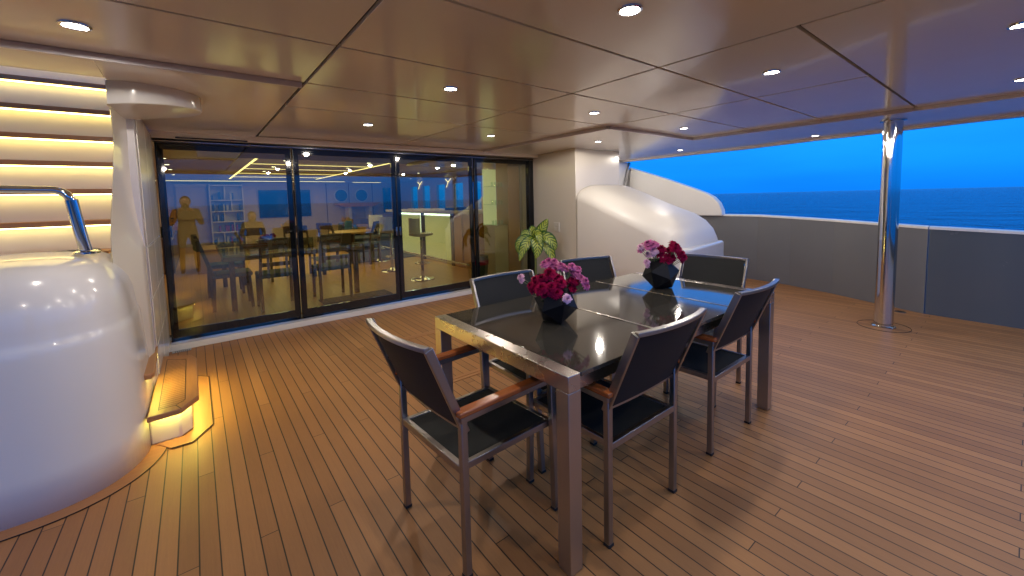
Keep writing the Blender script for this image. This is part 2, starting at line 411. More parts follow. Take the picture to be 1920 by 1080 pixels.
# ================================================================== bulwark
def offset(poly, d): return [(x + d, y) for x, y in poly]
def bulwark(pts, label, mat, capmat):
    t = thing('bulwark', label, 'bulwark')
    rings = []
    for x, y in pts:
        h = bul_h(y)
        rings.append([(x, y, 0.002), (x, y, h), (x + .10, y, h), (x + .10, y, -1.6)])
    MB().loft(rings).build('wall_panel', mat, t)
    rings = []
    for x, y in pts:
        h = bul_h(y)
        rings.append([(x - .012, y, h + .001), (x - .010, y, h + .026), (x + .02, y, h + .036), (x + .10, y, h + .036), (x + .13, y, h + .02), (x + .13, y, h + .001)])
    MB().loft(rings).build('cap_rail', capmat, t, smooth=True)
    return t
i0 = INNER.index((6.60, .70))
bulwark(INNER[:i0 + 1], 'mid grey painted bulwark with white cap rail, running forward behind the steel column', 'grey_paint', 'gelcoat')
bulwark([(6.597, .692)] + INNER[i0 + 1:], 'grey bulwark panel with painted-in darker blue reflection and white cap rail, right deck edge', 'grey_reflection_tone', 'gelcoat')
# unseen stern coaming behind the camera, dark so reflected legs merge into it
b = MB(); b.box(-5, 6.4, -5.12, -5.0, -.1, .30)
tag(b.build('stern_coaming', 'grey_reflection_tone', bevel=.02), 'low dark grey coaming across the open stern behind the photographer', 'coaming')
# wing rising forward from the bulwark
b = MB()
prof = [(8.0, 1.0), (8.0, 2.3), (5.6, 2.17), (5.1, 2.0), (4.45, 1.787), (3.8, 1.55), (3.60, 1.47), (3.46, 1.395), (3.36, 1.29), (3.305, 1.17), (3.29, 1.062)]
b.prism(prof, 7.22, 7.36, 'x')
tag(b.build('bulwark_wing', 'gelcoat', bevel=.018, seg=3), 'white sloping wing with rounded end rising from the bulwark top against the sea', 'wing')
# raked end wall of the side passage
t = thing('passage_end_wall', 'white wall at the end of the side passage with raked steel trim', 'wall')
b = MB(); b.prism([(5.40, 0.002), (6.5, .002), (7.0, 1.62), (7.17, 2.135), (5.40, 2.135)], 5.2, 5.3, 'y'); b.build('wall_panel', 'gelcoat', t, bevel=.004)
b = MB(); b.bar((6.90, 5.18, 1.28), (7.20, 5.18, 2.13), .05, .04); b.build('edge_trim', 'steel', t)

# ================================================================== right hand wall, block and sloping fairing
t = thing('deckhouse_wall', 'cream gelcoat wall to the right of the glass doors with a square return', 'wall')
b = MB(); b.prism([(4.625, 5.30), (4.425, 4.12), (5.45, 4.12), (5.45, 5.19), (5.2, 5.6), (4.625, 5.6)], .002, ZL - .002)
b.build('wall_panel', 'gelcoat_warm', t, bevel=.003, seg=2)
t = thing('stair_fairing', 'white sloping rounded fairing over a squared base, beside the bulwark', 'fairing')
b = MB()
rings = []
NX = 26
def fair_z(y):
    P = [(2.60, .80), (2.625, .90), (2.67, 1.0), (2.76, 1.10), (2.90, 1.185), (3.31, 1.335), (3.77, 1.52), (4.0, 1.60), (4.16, 1.635)]
    if y <= P[0][0]: return P[0][1]
    for (a, za), (c, zc_) in zip(P, P[1:]):
        if y <= c: return za + (zc_ - za) * (y - a) / (c - a)
    return P[-1][1]
ysamp = [2.60, 2.61, 2.625, 2.645, 2.67, 2.70, 2.73, 2.76, 2.80, 2.85, 2.9, 3.0, 3.1, 3.2, 3.31, 3.45, 3.6, 3.77, 3.85, 3.93, 4.0, 4.08, 4.119]
x0f, x1f = 4.423, 5.60
for y in ysamp:
    top = fair_z(y); k_ = min(1, (y - 2.6) / .25); rx, rz = .22 + .23 * k_, min(.24, (top - .80) * .85 + .05)
    ring = [(x0f, y, .02), (x0f, y, .5)]
    for k in range(13):
        a = math.pi / 2 * k / 12; ring.append((x0f + rx * (1 - math.cos(a)), y, top - rz + rz * math.sin(a)))
    rr = .10
    for k in range(9):
        a = math.pi / 2 * (1 - k / 8); ring.append((x1f - rr + rr * math.cos(a), y, top - rr + rr * math.sin(a)))
    ring += [(x1f, y, .5), (x1f, y, .02)]
    # the front face swings forward towards its left corner and is rounded there
    def fy(x):
        u_ = max(0, min(1, (x - x0f) / .32)); return -.02 - .08 * math.sin(math.pi * min(1, max(0, (x - x0f) / 1.15))) * 0 + .16 * (1 - u_) ** 2 * 1.0
    wgt = max(0, 1 - (y - 2.6) / .5)
    rings.append([(x, yy + fy(x) * wgt - .10 * wgt * max(0, 1 - (x - x0f) / 1.18), z) for x, yy, z in ring])
b.loft(rings); o = b.build('cover', 'gelcoat_soft', t, smooth='full')
b = MB(); b.prism([(4.435, 4.0), (4.435, 2.66), (4.45, 2.55), (4.50, 2.475), (4.58, 2.44), (4.66, 2.435), (5.66, 2.555), (5.73, 2.58), (5.76, 2.65), (5.76, 4.118)], .002, .805)
b.build('base', 'gelcoat', t, bevel=.03, seg=4)
# switch plate + small bin
t = thing('socket_plate', 'square cream four way socket plate on the cream wall beside the plant', 'socket')
mt = Matrix.Translation((4.504, 4.60, .985)) @ Matrix.Rotation(R(-9.6), 4, 'Z')
b = MB(); b.box(-.012, .0, -.075, .075, -.075, .075, mt); b.build('back_plate', 'white_plastic', t, bevel=.004)
b = MB()
for i in (-1, 1):
    for j in (-1, 1): b.box(-.017, -.0125, i * .036 - .03, i * .036 + .03, j * .036 - .03, j * .036 + .03, mt)
b.build('rocker', 'white_plastic', t, bevel=.003)
t = thing('waste_bin', 'round cream waste bin on the deck against the cream wall', 'bin', (4.30, 4.40, 0))
b = MB(); b.lathe([(.105, .0), (.12, .02), (.14, .40), (.145, .42)]); b.build('body', 'white_plastic', t, smooth=True)
b = MB(); b.lathe([(.148, .421), (.15, .44), (.13, .46), (.05, .468)]); b.build('lid', 'white_plastic', t, smooth=True)

# ================================================================== steel column
t = thing('steel_column', 'polished steel column standing on the open right side of the deck', 'column', (5.70, .90, 0))
b = MB(); b.lathe([(.079, .012), (.079, 2.15)], seg=48); b.build('shaft', 'steel', t, smooth=True)
b = MB(); b.lathe([(.100, .001), (.100, .006), (.092, .012), (.082, .016)], seg=48); b.build('base_flange', 'steel', t, smooth=True)
b = MB(); b.lathe([(.082, 2.145), (.105, 2.150), (.105, 2.161)], seg=48); b.build('top_flange', 'steel', t, smooth=True)
b = MB(); b.tube([(.215 * math.cos(a), .215 * math.sin(a), .0015) for a in [2 * math.pi * i / 48 for i in range(48)]], .003, 6, True); b.build('caulk_ring', 'caulk', t)
# drains
def drain(x, y, lab):
    t = thing('deck_drain', lab, 'drain', (x, y, 0))
    b = MB(); b.lathe([(.055, .001), (.055, .006), (.048, .008)], seg=28); b.build('rim', 'steel', t, smooth=True)
    b = MB()
    for k in range(-3, 4):
        hw = math.sqrt(max(0, .042 ** 2 - (k * .012) ** 2)); b.box(k * .012 - .002, k * .012 + .002, -hw, hw, .0085, .0098)
    b.build('slots', 'caulk', t)
drain(6.50, .885, 'round steel deck drain at the foot of the grey bulwark behind the column')
t = thing('scupper_grille', 'rectangular steel scupper grille in the deck by the left end of the glass doors', 'drain', (-.19, 5.17, 0))
b = MB(); b.box(-.075, .075, -.03, .03, .001, .006); b.build('plate', 'steel', t, bevel=.002)
b = MB()
for k in range(8): b.box(-.05 + k * .015, -.043 + k * .015, -.02, .02, .0062, .0072)
b.build('slots', 'caulk', t)

# ================================================================== deck margin boards and hatch
def ribbon(inner, outer, name, mat, lab, cat, z0=.0008, z1=.004):
    t = thing(name, lab, cat)
    bm = MB(); n = len(inner)
    bm.loft([[(a[0], a[1], z0), (c[0], c[1], z0), (c[0], c[1], z1), (a[0], a[1], z1)] for a, c in zip(inner, outer)]).build('board', mat, t)
    bb = MB(); bb.sweep([(c[0], c[1], z1 - .0005) for c in outer], [(-.003, -.0012), (.003, -.0012), (.003, .0012), (-.003, .0012)]); bb.build('caulk_line', 'caulk', t)
    return t
def podfoot(off, n=24, x0=-3.2):
    pts = []
    cx, cy, rx, ry = -.735, 3.30, .44, .50
    pts.append((x0, 2.84 - off)); pts.append((-1.7, 2.80 - off)); pts.append((-1.1, 2.795 - off))
    for k in range(n + 1):
        a = -math.pi / 2 + math.pi / 2 * k / n
        e_ = 2 / 2.3
        ca, sa = math.cos(a), math.sin(a)
        pts.append((cx + (rx + off) * abs(ca) ** e_, cy - (ry + off) * abs(sa) ** e_))
    return pts
pin = podfoot(-.02); pout = podfoot(.085)
ribbon(pin, pout, 'margin_board', 'teak_x', 'curved teak margin board following the foot of the white rounded housing', 'margin board')
si = [(-.29, 3.05), (-.10, 3.05), (-.03, 3.16), (-.03, 4.3), (-.03, 4.5)]
ribbon([(-.28, 3.22), (-.14, 3.22), (-.095, 3.27), (-.095, 4.17), (-.28, 4.35)], [(-.20, 3.10), (-.10, 3.10), (.006, 3.27), (.006, 4.22), (-.28, 4.55)], 'margin_board', 'teak_y', 'angled teak margin board around the lowest lit step', 'margin board', .0048, .008)
t = thing('deck_hatch', 'flush teak hatch border in the deck behind the dining table', 'hatch')
for x0, x1, y0, y1 in ((1.50, 3.2, 2.76, 2.80), (1.50, 3.2, 2.806, 2.846), (1.50, 3.2, 3.95, 3.99), (1.50, 3.2, 3.996, 4.036)): b = MB(); b.box(x0, x1, y0, y1, .0008, .004); b.build('border', 'teak_x', t)

# ================================================================== left housing (pod)
t = thing('rounded_housing', 'large white rounded gelcoat housing in the left foreground beside the stairs', 'housing')
def ring(off, z):
    f = podfoot(off); return [(x, y, z) for x, y in f] + [(-.295 + off, 3.6, z), (-.295 + off, 3.98 + off, z), (-.5, 4.0 + off, z), (-3.2, 4.0 + off, z)]
prof = [(0.0, .001), (-.006, .20), (-.018, .50), (-.028, .72), (-.031, .765), (-.034, .785), (-.038, .80), (-.042, .812), (-.045, .83), (-.048, .88), (-.055, .95), (-.067, 1.01), (-.088, 1.06), (-.112, 1.105), (-.145, 1.14), (-.19, 1.165), (-.245, 1.183), (-.31, 1.193), (-.40, 1.198)]
b = MB(); b.loft([ring(o_, z_) for o_, z_ in prof]); b.build('shell', 'gelcoat', t, smooth='full')
# handrail on top
t = thing('handrail', 'polished steel handrail curving down onto the white rounded housing', 'handrail')
px_, py_ = -.505, 3.36
pts = [(px_, py_, 1.19), (px_ - .015, py_ - .01, 1.30), (px_ - .03, py_ - .02, 1.44)]
b = MB(); b.tube(pts + [(px_ - .036, py_ - .025, 1.50)], .028, 20); b.build('post', 'steel', t, smooth=True)
pts = [(px_ - .036, py_ - .025, 1.49)]
for k in range(1, 9):
    a = math.pi / 2 * k / 8; pts.append((px_ - .04 - .07 * (1 - math.cos(a)), py_ - .03, 1.50 + .055 * math.sin(a)))
pts += [(px_ - .4, py_ - .05, 1.562), (-3, py_ - .25, 1.60)]
b = MB(); b.tube(pts, .021, 18); b.build('rail', 'steel', t, smooth=True)
b = MB(); b.lathe([(.058, 1.190), (.058, 1.200), (.045, 1.207), (.03, 1.21)], px_, py_, 32); b.build('base_flange', 'steel', t, smooth=True)

# ================================================================== stairs
t = thing('staircase', 'white staircase with teak treads and glowing strips, rising beside the glass doors', 'staircase')
tz = [.97, 1.17, 1.371, 1.583, 1.779, 1.974, 2.19, 2.41, 2.62]
for i, z in enumerate(tz):
    yf = 3.85 + .13 * (i - 2)
    b = MB(); b.box(-2.6, -.345 if i > 1 else -.46, yf, yf + .22, z - .034, z); b.build('tread', 'teak_x', t, bevel=.006)
    b = MB(); b.box(-2.6, -.347, yf + .075, yf + .09, z - .25, z - .035); b.build('riser', 'gelcoat_warm', t)
    if i >= 1:
        b = MB(); b.box(-2.55, -.36, yf + .030, yf + .042, z - .041, z - .0345); b.build('led_strip', 'led_warm', t)
# first step: octagonal ended teak tread on a white plinth
S1 = [(-.30, 3.12), (-.142, 3.13), (-.055, 3.28), (-.064, 4.12), (-.11, 4.24), (-.28, 4.34)]
b = MB(); b.prism(S1, .188, .222); b.build('tread', 'teak_y', t, bevel=.006)
b = MB()
for a_, c_ in (((-.25, 3.19), (-.25, 4.22)), ((-.125, 3.26), (-.13, 4.12)), ((-.25, 3.205), (-.17, 3.205)), ((-.17, 3.205), (-.125, 3.26)), ((-.25, 4.22), (-.13, 4.12)), ((-.142, 3.13), (-.17, 3.205))):
    b.bar((*a_, .2222), (*c_, .2222), .004, .0012)
b.build('caulking', 'caulk', t)
b = MB()
for k in range(28): b.box(-.247, -.129, 3.23 + k * .034, 3.2325 + k * .034, .2215, .2226)
b.build('slat_groove', simple('groove_brown', (.16, .07, .02), .6), t)
b = MB(); b.prism([(-.30, 3.225), (-.155, 3.225), (-.098, 3.30), (-.10, 4.08), (-.28, 4.26)], .002, .187); b.build('riser', 'gelcoat_warm', t, bevel=.01)
b = MB(); b.sweep([(-.27, 3.195, .183), (-.148, 3.195, .183), (-.080, 3.29, .183), (-.080, 4.10, .183), (-.17, 4.20, .183)], [(-.009, -.003), (.009, -.003), (.009, .003), (-.009, .003)]); b.build('led_strip', 'led_step', t)
b = MB(); b.prism([(-.62, 3.30), (-.275, 3.30), (-.262, 3.34), (-.285, 4.20), (-.31, 4.30), (-.62, 4.30)], .388, .422); b.build('tread', 'teak_y', t, bevel=.006)
b = MB(); b.prism([(-.62, 3.36), (-.318, 3.36), (-.325, 4.2), (-.62, 4.25)], .223, .387); b.build('riser', 'gelcoat_warm', t)
b = MB(); b.box(-.305, -.283, 3.38, 4.15, .381, .387); b.build('led_strip', 'led_step', t)
# stairwell shell
t = thing('stairwell_wall', 'white curved wall between the lit stairs and the glass doors', 'wall')
b = MB()
Lp = [(2.161, -.352, 3.27), (1.96, -.343, 3.42), (1.6, -.378, 3.45), (1.2, -.42, 3.45), (.9, -.40, 3.45), (.43, -.36, 3.45), (.002, -.34, 3.45)]
Rp = [(2.161, -.285, 4.60), (1.90, -.285, 4.46), (1.6, -.285, 4.09), (1.2, -.285, 3.80), (.9, -.285, 3.78), (.43, -.285, 3.78), (.002, -.285, 3.80)]
def lerp_tab(T, z):
    for a_, c_ in zip(T, T[1:]):
        if a_[0] >= z >= c_[0]:
            u_ = (a_[0] - z) / (a_[0] - c_[0]); return a_[1] + (c_[1] - a_[1]) * u_, a_[2] + (c_[2] - a_[2]) * u_
    return (T[0] if z > T[0][0] else T[-1])[1:]
rg = []
for k in range(37):
    z = 2.172 - 2.17 * k / 36
    def sm(T):
        q = [lerp_tab(T, z + d * .04) for d in range(-4, 5)]; return sum(a[0] for a in q) / 9, sum(a[1] for a in q) / 9
    l, r_ = sm(Lp), sm(Rp)
    pts_ = [(l[0] - .004, l[1] + .5), (l[0] - .006, l[1] + .04), (l[0] - .004, l[1] + .012), (l[0], l[1])] + [(l[0] + (r_[0] - l[0]) * u_ / 6, l[1] + (r_[1] - l[1]) * u_ / 6) for u_ in range(1, 6)] + [(r_[0], r_[1]), (r_[0] - .004, r_[1] + .012), (r_[0] - .05, r_[1] + .02)]
    rg.append([(x, y, z) for x, y in pts_])
b.loft(rg)
b.build('wall_panel', 'gelcoat_warm', t, smooth=True, angle=50)
b = MB(); b.box(-3.0, -.36, 4.98, 5.05, 1.5, 3.3); b.build('end_wall', 'gelcoat', t)
b = MB(); b.box(-.345, -.30, 4.2, 5.0, 2.2, 3.3); b.build('side_wall', 'gelcoat', t)
b = MB(); b.box(-3.06, -3.0, 3.3, 5.0, 0, 3.3); b.build('side_wall', 'gelcoat', t)
b = MB(); b.box(-3.0, -.30, 3.0, 5.0, 3.3, 3.34); b.build('top', 'gelcoat', t)
# lockers beside the door
t = thing('locker_wall', 'narrow white locker wall with grey joints beside the left end of the glass doors', 'locker')
b = MB(); b.box(-.36, -.288, 3.81, 5.42, .002, 2.16); b.build('carcass', 'ceiling_trim', t)
for z0, z1 in ((.05, .42), (.43, .78), (.79, 1.16), (1.17, 2.14)):
    for y0, y1 in ((3.9, 4.50), (4.51, 5.02), (5.03, 5.36)):
        b = MB(); b.box(-.287, -.279, y0, y1, z0, z1); b.build('locker_door', 'gelcoat_warm', t, bevel=.002)
# hanging fin
t = thing('ceiling_fin', 'pale rounded white fin hanging under the ceiling edge of the stairwell', 'fin')
fp = [(-.352, 3.30), (-.28, 3.27), (-.20, 3.265), (-.11, 3.29), (-.05, 3.32), (.012, 3.38), (.05, 3.43), (.078, 3.49), (.086, 3.54), (.082, 3.60), (.05, 3.68), (-.05, 3.76), (-.35, 3.85)]
FT = ZC - .013
def fb(x): return 2.045 + .042 * (x + .35) / .43
b = MB(); b.loft([[(x, y, FT) for x, y in fp], [(x, y, fb(x) + .008) for x, y in fp], [(x - .002, y + .002, fb(x) + .002) for x, y in fp], [(x - .006, y + .006, fb(x)) for x, y in fp]])
b.build('shell', 'gelcoat', t, smooth=True, angle=50)

# ================================================================== glass doors
DA = 0.0
b = MB(); b.prism([(-.30, 5.205), (4.60, 5.215), (4.60, 5.55), (-.30, 5.55)], .001, .068)
tag(b.build('door_sill', 'gelcoat', bevel=.008, seg=3), 'long white raised sill under the sliding glass doors', 'sill')
t = thing('door_surround', 'dark metal header and jambs around the sliding glass doors', 'door frame', (-.27, 5.33, 0))
b = MB(); b.box(-.04, 4.89, -.05, .06, 2.085, 2.115); b.build('head_track', 'black_metal', t, bevel=.003)
b = MB(); b.box(-.04, 4.89, -.058, -.050, 2.088, 2.096); b.build('head_trim', 'steel', t)
b = MB(); b.box(-.035, -.008, -.05, .05, .07, 2.084); b.build('jamb', 'steel', t, bevel=.008, seg=3)
b = MB(); b.box(4.795, 4.89, -.05, .05, .07, 2.084); b.build('jamb', 'black_metal', t, bevel=.006, seg=3)
b = MB(); b.box(-.0, 4.86, -.048, .05, .069, .078); b.build('floor_track', 'steel', t)
t = thing('header_fascia', 'glossy brown grey fascia strip between the ceiling and the glass doors', 'fascia')
b = MB(); b.prism([(-.30, 5.25), (4.50, 5.12), (4.61, 5.12), (4.61, 5.62), (-.30, 5.62)], 2.118, ZL + .025); b.build('panel', 'ceiling', t, bevel=.004)
b = MB()
b.prism([(-.10, 5.240), (.50, 5.224), (.50, 5.30), (-.10, 5.33)], 2.121, 2.135); b.build('slot', 'black_frame', t)
xe = [0, 1.205, 2.455, 3.70, 4.86]
labs = ['first sliding glass door from the left, beside the locker wall', 'second sliding glass door from the left, in front of the salon chairs', 'third sliding glass door from the left, with the bar behind it', 'rightmost sliding glass door, behind the potted plant']
for i in range(4):
    off = (.028, -.002, .028, -.002)[i]
    t = thing('sliding_door', labs[i], 'glass door', (-.27 + xe[i] , 5.33, 0), 0, 'sliding glass doors in a row')
    W = xe[i + 1] - xe[i]; z0, z1 = .079, 2.083; y0, y1 = off - .012, off + .012; g = .003
    b = MB()
    b.box(g, .065, y0, y1, z0, z1); b.box(W - .065, W - g, y0, y1, z0, z1); b.box(.065, W - .065, y0, y1, z0, z0 + .10); b.box(.065, W - .065, y0, y1, z1 - .065, z1)
    b.build('border_frame', 'black_frame', t)
    b = MB(); b.box(g, g + .012, y0 - .008, y0 - .0005, z0, z1); b.box(W - g - .012, W - g, y0 - .008, y0 - .0005, z0, z1); b.build('stile_trim', 'black_metal', t, bevel=.002)
    b = MB(); b.box(.066, W - .066, off - .005, off + .005, z0 + .101, z1 - .066); b.build('glass_pane', 'door_glass', t)
    if i in (1, 2):
        b = MB(); hx = W - .032 if i == 1 else .032
        b.box(hx - .012, hx + .012, y0 - .02, y0 - .001, .98, 1.10); b.build('handle', 'steel', t, bevel=.004)

# ================================================================== downlights
def downlight(name, lens, r, label, group, power, z, cone=176):
    t = thing(name, label, 'downlight', (0, 0, z), 0, group)
    MB().lathe([(r * 1.32, -.001), (r * 1.30, -.006), (r * 1.05, -.008), (r * 1.02, -.0015)], seg=28).build('rim', 'chrome', t, smooth=True)
    MB().lathe([(r, -.0018), (r * .98, -.0050), (r * .5, -.0056)], seg=28).build('lens', lens, t, smooth=True)
    if power:
        L = bpy.data.lights.new('downlight_bulb', 'SPOT'); L.energy = power; L.color = (1, .90, .78); L.spot_size = R(179); L.spot_blend = .10; L.shadow_soft_size = .03
        lo = bpy.data.objects.new('downlight_bulb', L); C.objects.link(lo); lo.parent = t; lo.location = (0, 0, -.012)
    return t
DL = [(-.33, 2.42, ZC, 'downlight above the lit stairs, at the far left of the ceiling'),
      (1.42, 1.02, ZC, 'large bright downlight over the near end of the dining table'),
      (2.86, 1.02, ZC, 'downlight over the far right corner of the dining table'),
      (1.40, 2.42, ZC, 'downlight in the ceiling panel left of the dining table'),
      (1.37, 3.96, ZC, 'downlight in front of the second sliding glass door'),
      (2.80, 3.94, ZC, 'downlight in front of the third sliding glass door'),
      (2.85, 2.42, ZC, 'downlight beyond the dining table, in the second panel bay from the column'),
      (4.38, 2.43, ZC, 'downlight in the panel bay nearest the sloping fairing'),
      (6.31, 1.73, ZL, 'downlight in the outer ceiling strip between the column and the fairing'),
      (4.18, 3.49, ZL, 'downlight just in front of the cream deckhouse wall'),
      (6.20, 3.50, ZL, 'downlight above the side passage beyond the fairing'),
      (3.045, .055, ZC, 'downlight cut by the upper right edge of the ceiling'),
      (4.58, .065, ZC, 'lower of the two downlights at the right edge of the ceiling'),
      (1.42, -.30, ZC, 'downlight behind the photographer, over the aft deck'),
      (-.40, .30, ZC, 'downlight behind the photographer, on the left side'),
      (6.2, 4.9, ZL, 'tiny downlight at the far end of the side passage')]
dl0 = downlight('downlight', 'lamp', .038, DL[0][3], 'round downlights in the deck ceiling', 23, ZC)
for i, (x, y, z, lb) in enumerate(DL):
    o = dl0 if i == 0 else dup(dl0, label=lb); o.location = (x, y, z)

# ================================================================== dining table
TX0, TX1, TY0, TY1, TH = 1.035, 2.975, 1.01, 2.055, .793
t = thing('dining_table', 'long outdoor dining table with brushed steel end frames and black glossy top', 'table')
for x0, x1 in ((TX0, TX0 + .066), (TX1 - .066, TX1)):
    b = MB(); b.box(x0, x1, TY0, TY0 + .066, .004, TH - .0665); b.build('leg', 'brushed_z', t, bevel=.0015)
    b = MB(); b.box(x0, x1, TY1 - .066, TY1, .004, TH - .0665); b.build('leg', 'brushed_z', t, bevel=.0015)
    b = MB(); b.box(x0, x1, TY0, TY1, TH - .066, TH); b.build('end_beam', 'brushed_y', t, bevel=.003, seg=3)
for y0 in (TY0 + .045, TY1 - .070):
    b = MB(); b.box(TX0 + .067, TX1 - .067, y0, y0 + .03, TH - .095, TH - .022); b.build('apron', 'brushed_x', t, bevel=.003)
xa = [TX0 + .068, 1.752, 2.42, TX1 - .068]
for x0, x1 in zip(xa, xa[1:]):
    b = MB(); b.box(x0 + .004, x1 - .004, TY0 + .002, TY1 - .002, TH - .019, TH - .002); b.build('top_panel', 'granite', t, bevel=.0015)
for x in xa[1:3]:
    b = MB(); b.box(x - .0055, x + .0055, TY0 + .004, TY1 - .004, TH - .018, TH + .0005); b.build('joint_strip', 'brushed_y', t)

# ================================================================== chairs (local: sitter faces +Y, origin between rear feet)
def make_chair():
    t = thing('armchair', '', 'chair', (0, 0, 0), 0, 'steel and mesh armchairs around the dining table')
    hw = .245
    for s in (-1, 1):
        b = MB(); b.box(s * hw - .014, s * hw + .014, -.014, .014, .008, .64); b.build('rear_leg', 'tube', t, bevel=.003)
        b = MB(); b.bar((s * hw, .50, .008), (s * (hw + .008), .475, .635), .028, .028); b.build('front_leg', 'tube', t, bevel=.003)
        for yy_ in (0, .50):
            b = MB(); b.box(s * hw - .016, s * hw + .016, yy_ - .016, yy_ + .016, .001, .014); b.build('foot_cap', 'caulk', t, bevel=.002)
        # back post bolted outside the rear leg, leaning back
        b = MB(); b.bar((s * (hw + .002), .012, .575), (s * (hw + .004), -.135, .935), .016, .034, (0, 1, 0)); b.build('back_post', 'tube', t, bevel=.003)
        for q in (.08, .5, .9):
            y_ = .012 - .147 * q; z_ = .575 + .36 * q
            b = MB(); b.bar((s * (hw - .006), y_ - .004, z_ - .001), (s * (hw - .016), y_ - .004, z_ - .001), .010, .010); b.build('bolt', 'chrome', t)
        b = MB(); b.bar((s * (hw + .014), -.02, .640), (s * (hw + .014), .49, .640), .020, .026); b.build('arm_bar', 'tube', t, bevel=.003)
        b = MB(); b.bar((s * (hw + .014), -.035, .666), (s * (hw + .014), .50, .666), .046, .022); b.build('armrest', 'varnish', t, bevel=.006, seg=3)
    # seat frame + sling
    b = MB(); b.box(-.231, .231, -.012, .012, .415, .445); b.box(-.231, .231, .478, .502, .405, .43)
    for s in (-1, 1): b.bar((s * .222, .012, .430), (s * .222, .478, .420), .022, .028)
    b.build('seat_frame', 'tube', t, bevel=.002)
    b = MB(); n = 10; rings = []
    for i in range(n + 1):
        y_ = .014 + .462 * i / n; zb = .4385 - .008 * i / n
        row = []
        for j in range(n + 1):
            x_ = -.209 + .418 * j / n; sag = .010 * (1 - (2 * j / n - 1) ** 2) * math.sin(math.pi * (i + .3) / (n + .6)); row.append((x_, y_, zb - sag))
        rings.append(row + [(x, y, z - .004) for x, y, z in row[::-1]])
    b.loft(rings).build('seat', 'sling', t, smooth=True)
    # curved back: sling and top rail
    def back(x, q, d=0):   # q 0 bottom..1 top
        bow = .032 * (1 - (x / hw) ** 2) * (.35 + .65 * q)
        return (x, .004 - .145 * q - bow - d, .59 + .345 * q)
    rings = []
    for i in range(9):
        q = i / 8 * .97; row = [back(-.232 + .464 * j / 12, q) for j in range(13)]
        rings.append(row + [(x, y + .005, z) for x, y, z in row[::-1]])
    MB().loft(rings).build('backrest', 'sling', t, smooth=True)
    pts = [back(-.251 + .502 * j / 14, 1.0) for j in range(15)]
    MB().sweep(pts, [(-.013, -.009), (.013, -.009), (.013, .009), (-.013, .009)]).build('top_rail', 'tube', t, bevel=.003)
    pts = [back(-.236 + .472 * j / 14, 0.0) for j in range(15)]
    MB().sweep([(x, y + .012, z - .006) for x, y, z in pts], [(-.007, -.007), (.007, -.007), (.007, .007), (-.007, .007)]).build('lower_rail', 'tube', t)
    return t
ch = make_chair()
CH = [((.722, 1.515, 0), R(-90 + 3.5), 'armchair at the near left end of the table, its back to the lit stairs'),
      ((1.510, 1.015, 0), 0.0, 'nearer of the two armchairs on the right long side of the table'),
      ((2.420, 1.035, 0), 0.0, 'armchair on the right long side of the table next to the far leg'),
      ((1.605, 2.03, 0), R(180), 'armchair on the glass door side of the table, left of the pink flowers'),
      ((2.50, 2.12, 0), R(180 - 12), 'slightly turned armchair on the far long side, between the two flower vases'),
      ((3.17, 1.555, 0), R(90 + 5), 'armchair at the far end of the table with the grey bulwark behind it')]
for i, (p, rz, lb) in enumerate(CH):
    o = ch if i == 0 else dup(ch)
    o.location = p; o.rotation_euler = (0, 0, rz); o['label'] = lb

# ================================================================== vases and flowers
def vase(x, y, rz, lab, s=1.0):
    bm = bmesh.new(); bmesh.ops.create_icosphere(bm, subdivisions=1, radius=.118 * s)
    # stand it on a face
    f = min(bm.faces, key=lambda f: f.calc_center_median().z); n = f.normal.copy(); q = n.rotation_difference(Vector((0, 0, -1)))
    bmesh.ops.transform(bm, matrix=Matrix.Rotation(rz, 4, 'Z') @ q.to_matrix().to_4x4(), verts=bm.verts)
    zmin = min(v.co.z for v in bm.verts)
    bmesh.ops.translate(bm, vec=(0, 0, -zmin), verts=bm.verts)
    top = max(bm.faces, key=lambda f: f.calc_center_median().z)
    r = bmesh.ops.inset_individual(bm, faces=[top], thickness=.012)
    bmesh.ops.translate(bm, vec=(0, 0, -.07), verts=top.verts)
    bm.normal_update()
    me = bpy.data.meshes.new('flower_vase'); bm.to_mesh(me); bm.free(); me.materials.append(M['pot_black'])
    o = bpy.data.objects.new('flower_vase', me); C.objects.link(o); o.location = (x, y, TH + .0005)
    bv = o.modifiers.new('b', 'BEVEL'); bv.width = .0015; bv.segments = 2
    return tag(o, lab, 'vase', 'faceted black vases on the dining table')
vase(1.485, 1.535, R(20), 'black faceted vase on the near third of the dining table')
vase(2.585, 1.60, R(75), 'black faceted vase on the far third of the dining table, before the blue reflection', 1.08)
def flower(b, c, nrm, r, layers=5, npet=16):
    nrm = Vector(nrm).normalized(); t1 = nrm.orthogonal().normalized(); t2 = nrm.cross(t1); c = Vector(c)
    for L in range(layers):
        th = R(-18 + 24 * L)          # petals open from nearly flat to upright
        n_ = max(6, npet - 2 * L); a0 = random.random() * 6.28; rr = r * (1 - .10 * L)
        for k in range(n_):
            a = a0 + 2 * math.pi * k / n_ + random.uniform(-.15, .15); d = t1 * math.cos(a) + t2 * math.sin(a); sd = t1 * -math.sin(a) + t2 * math.cos(a)
            t_ = th + random.uniform(-.12, .12); dr = d * math.cos(t_) + nrm * math.sin(t_)
            wv = rr * math.sin(math.pi / n_) * 1.05; rl = rr * random.uniform(.82, 1.08)
            p0 = c; p1 = c + dr * rl * .6 + nrm * r * .05; p2 = c + dr * rl - nrm * r * random.uniform(0, .12)
            v = [b.bm.verts.new(p) for p in (p0 + sd * wv * .25, p0 - sd * wv * .25, p1 - sd * wv, p1 + sd * wv, p2 - sd * wv * .6, p2 + dr * rl * .07, p2 + sd * wv * .6)]
            b.bm.faces.new((v[0], v[1], v[2], v[3])); b.bm.faces.new((v[3], v[2], v[4], v[5], v[6]))
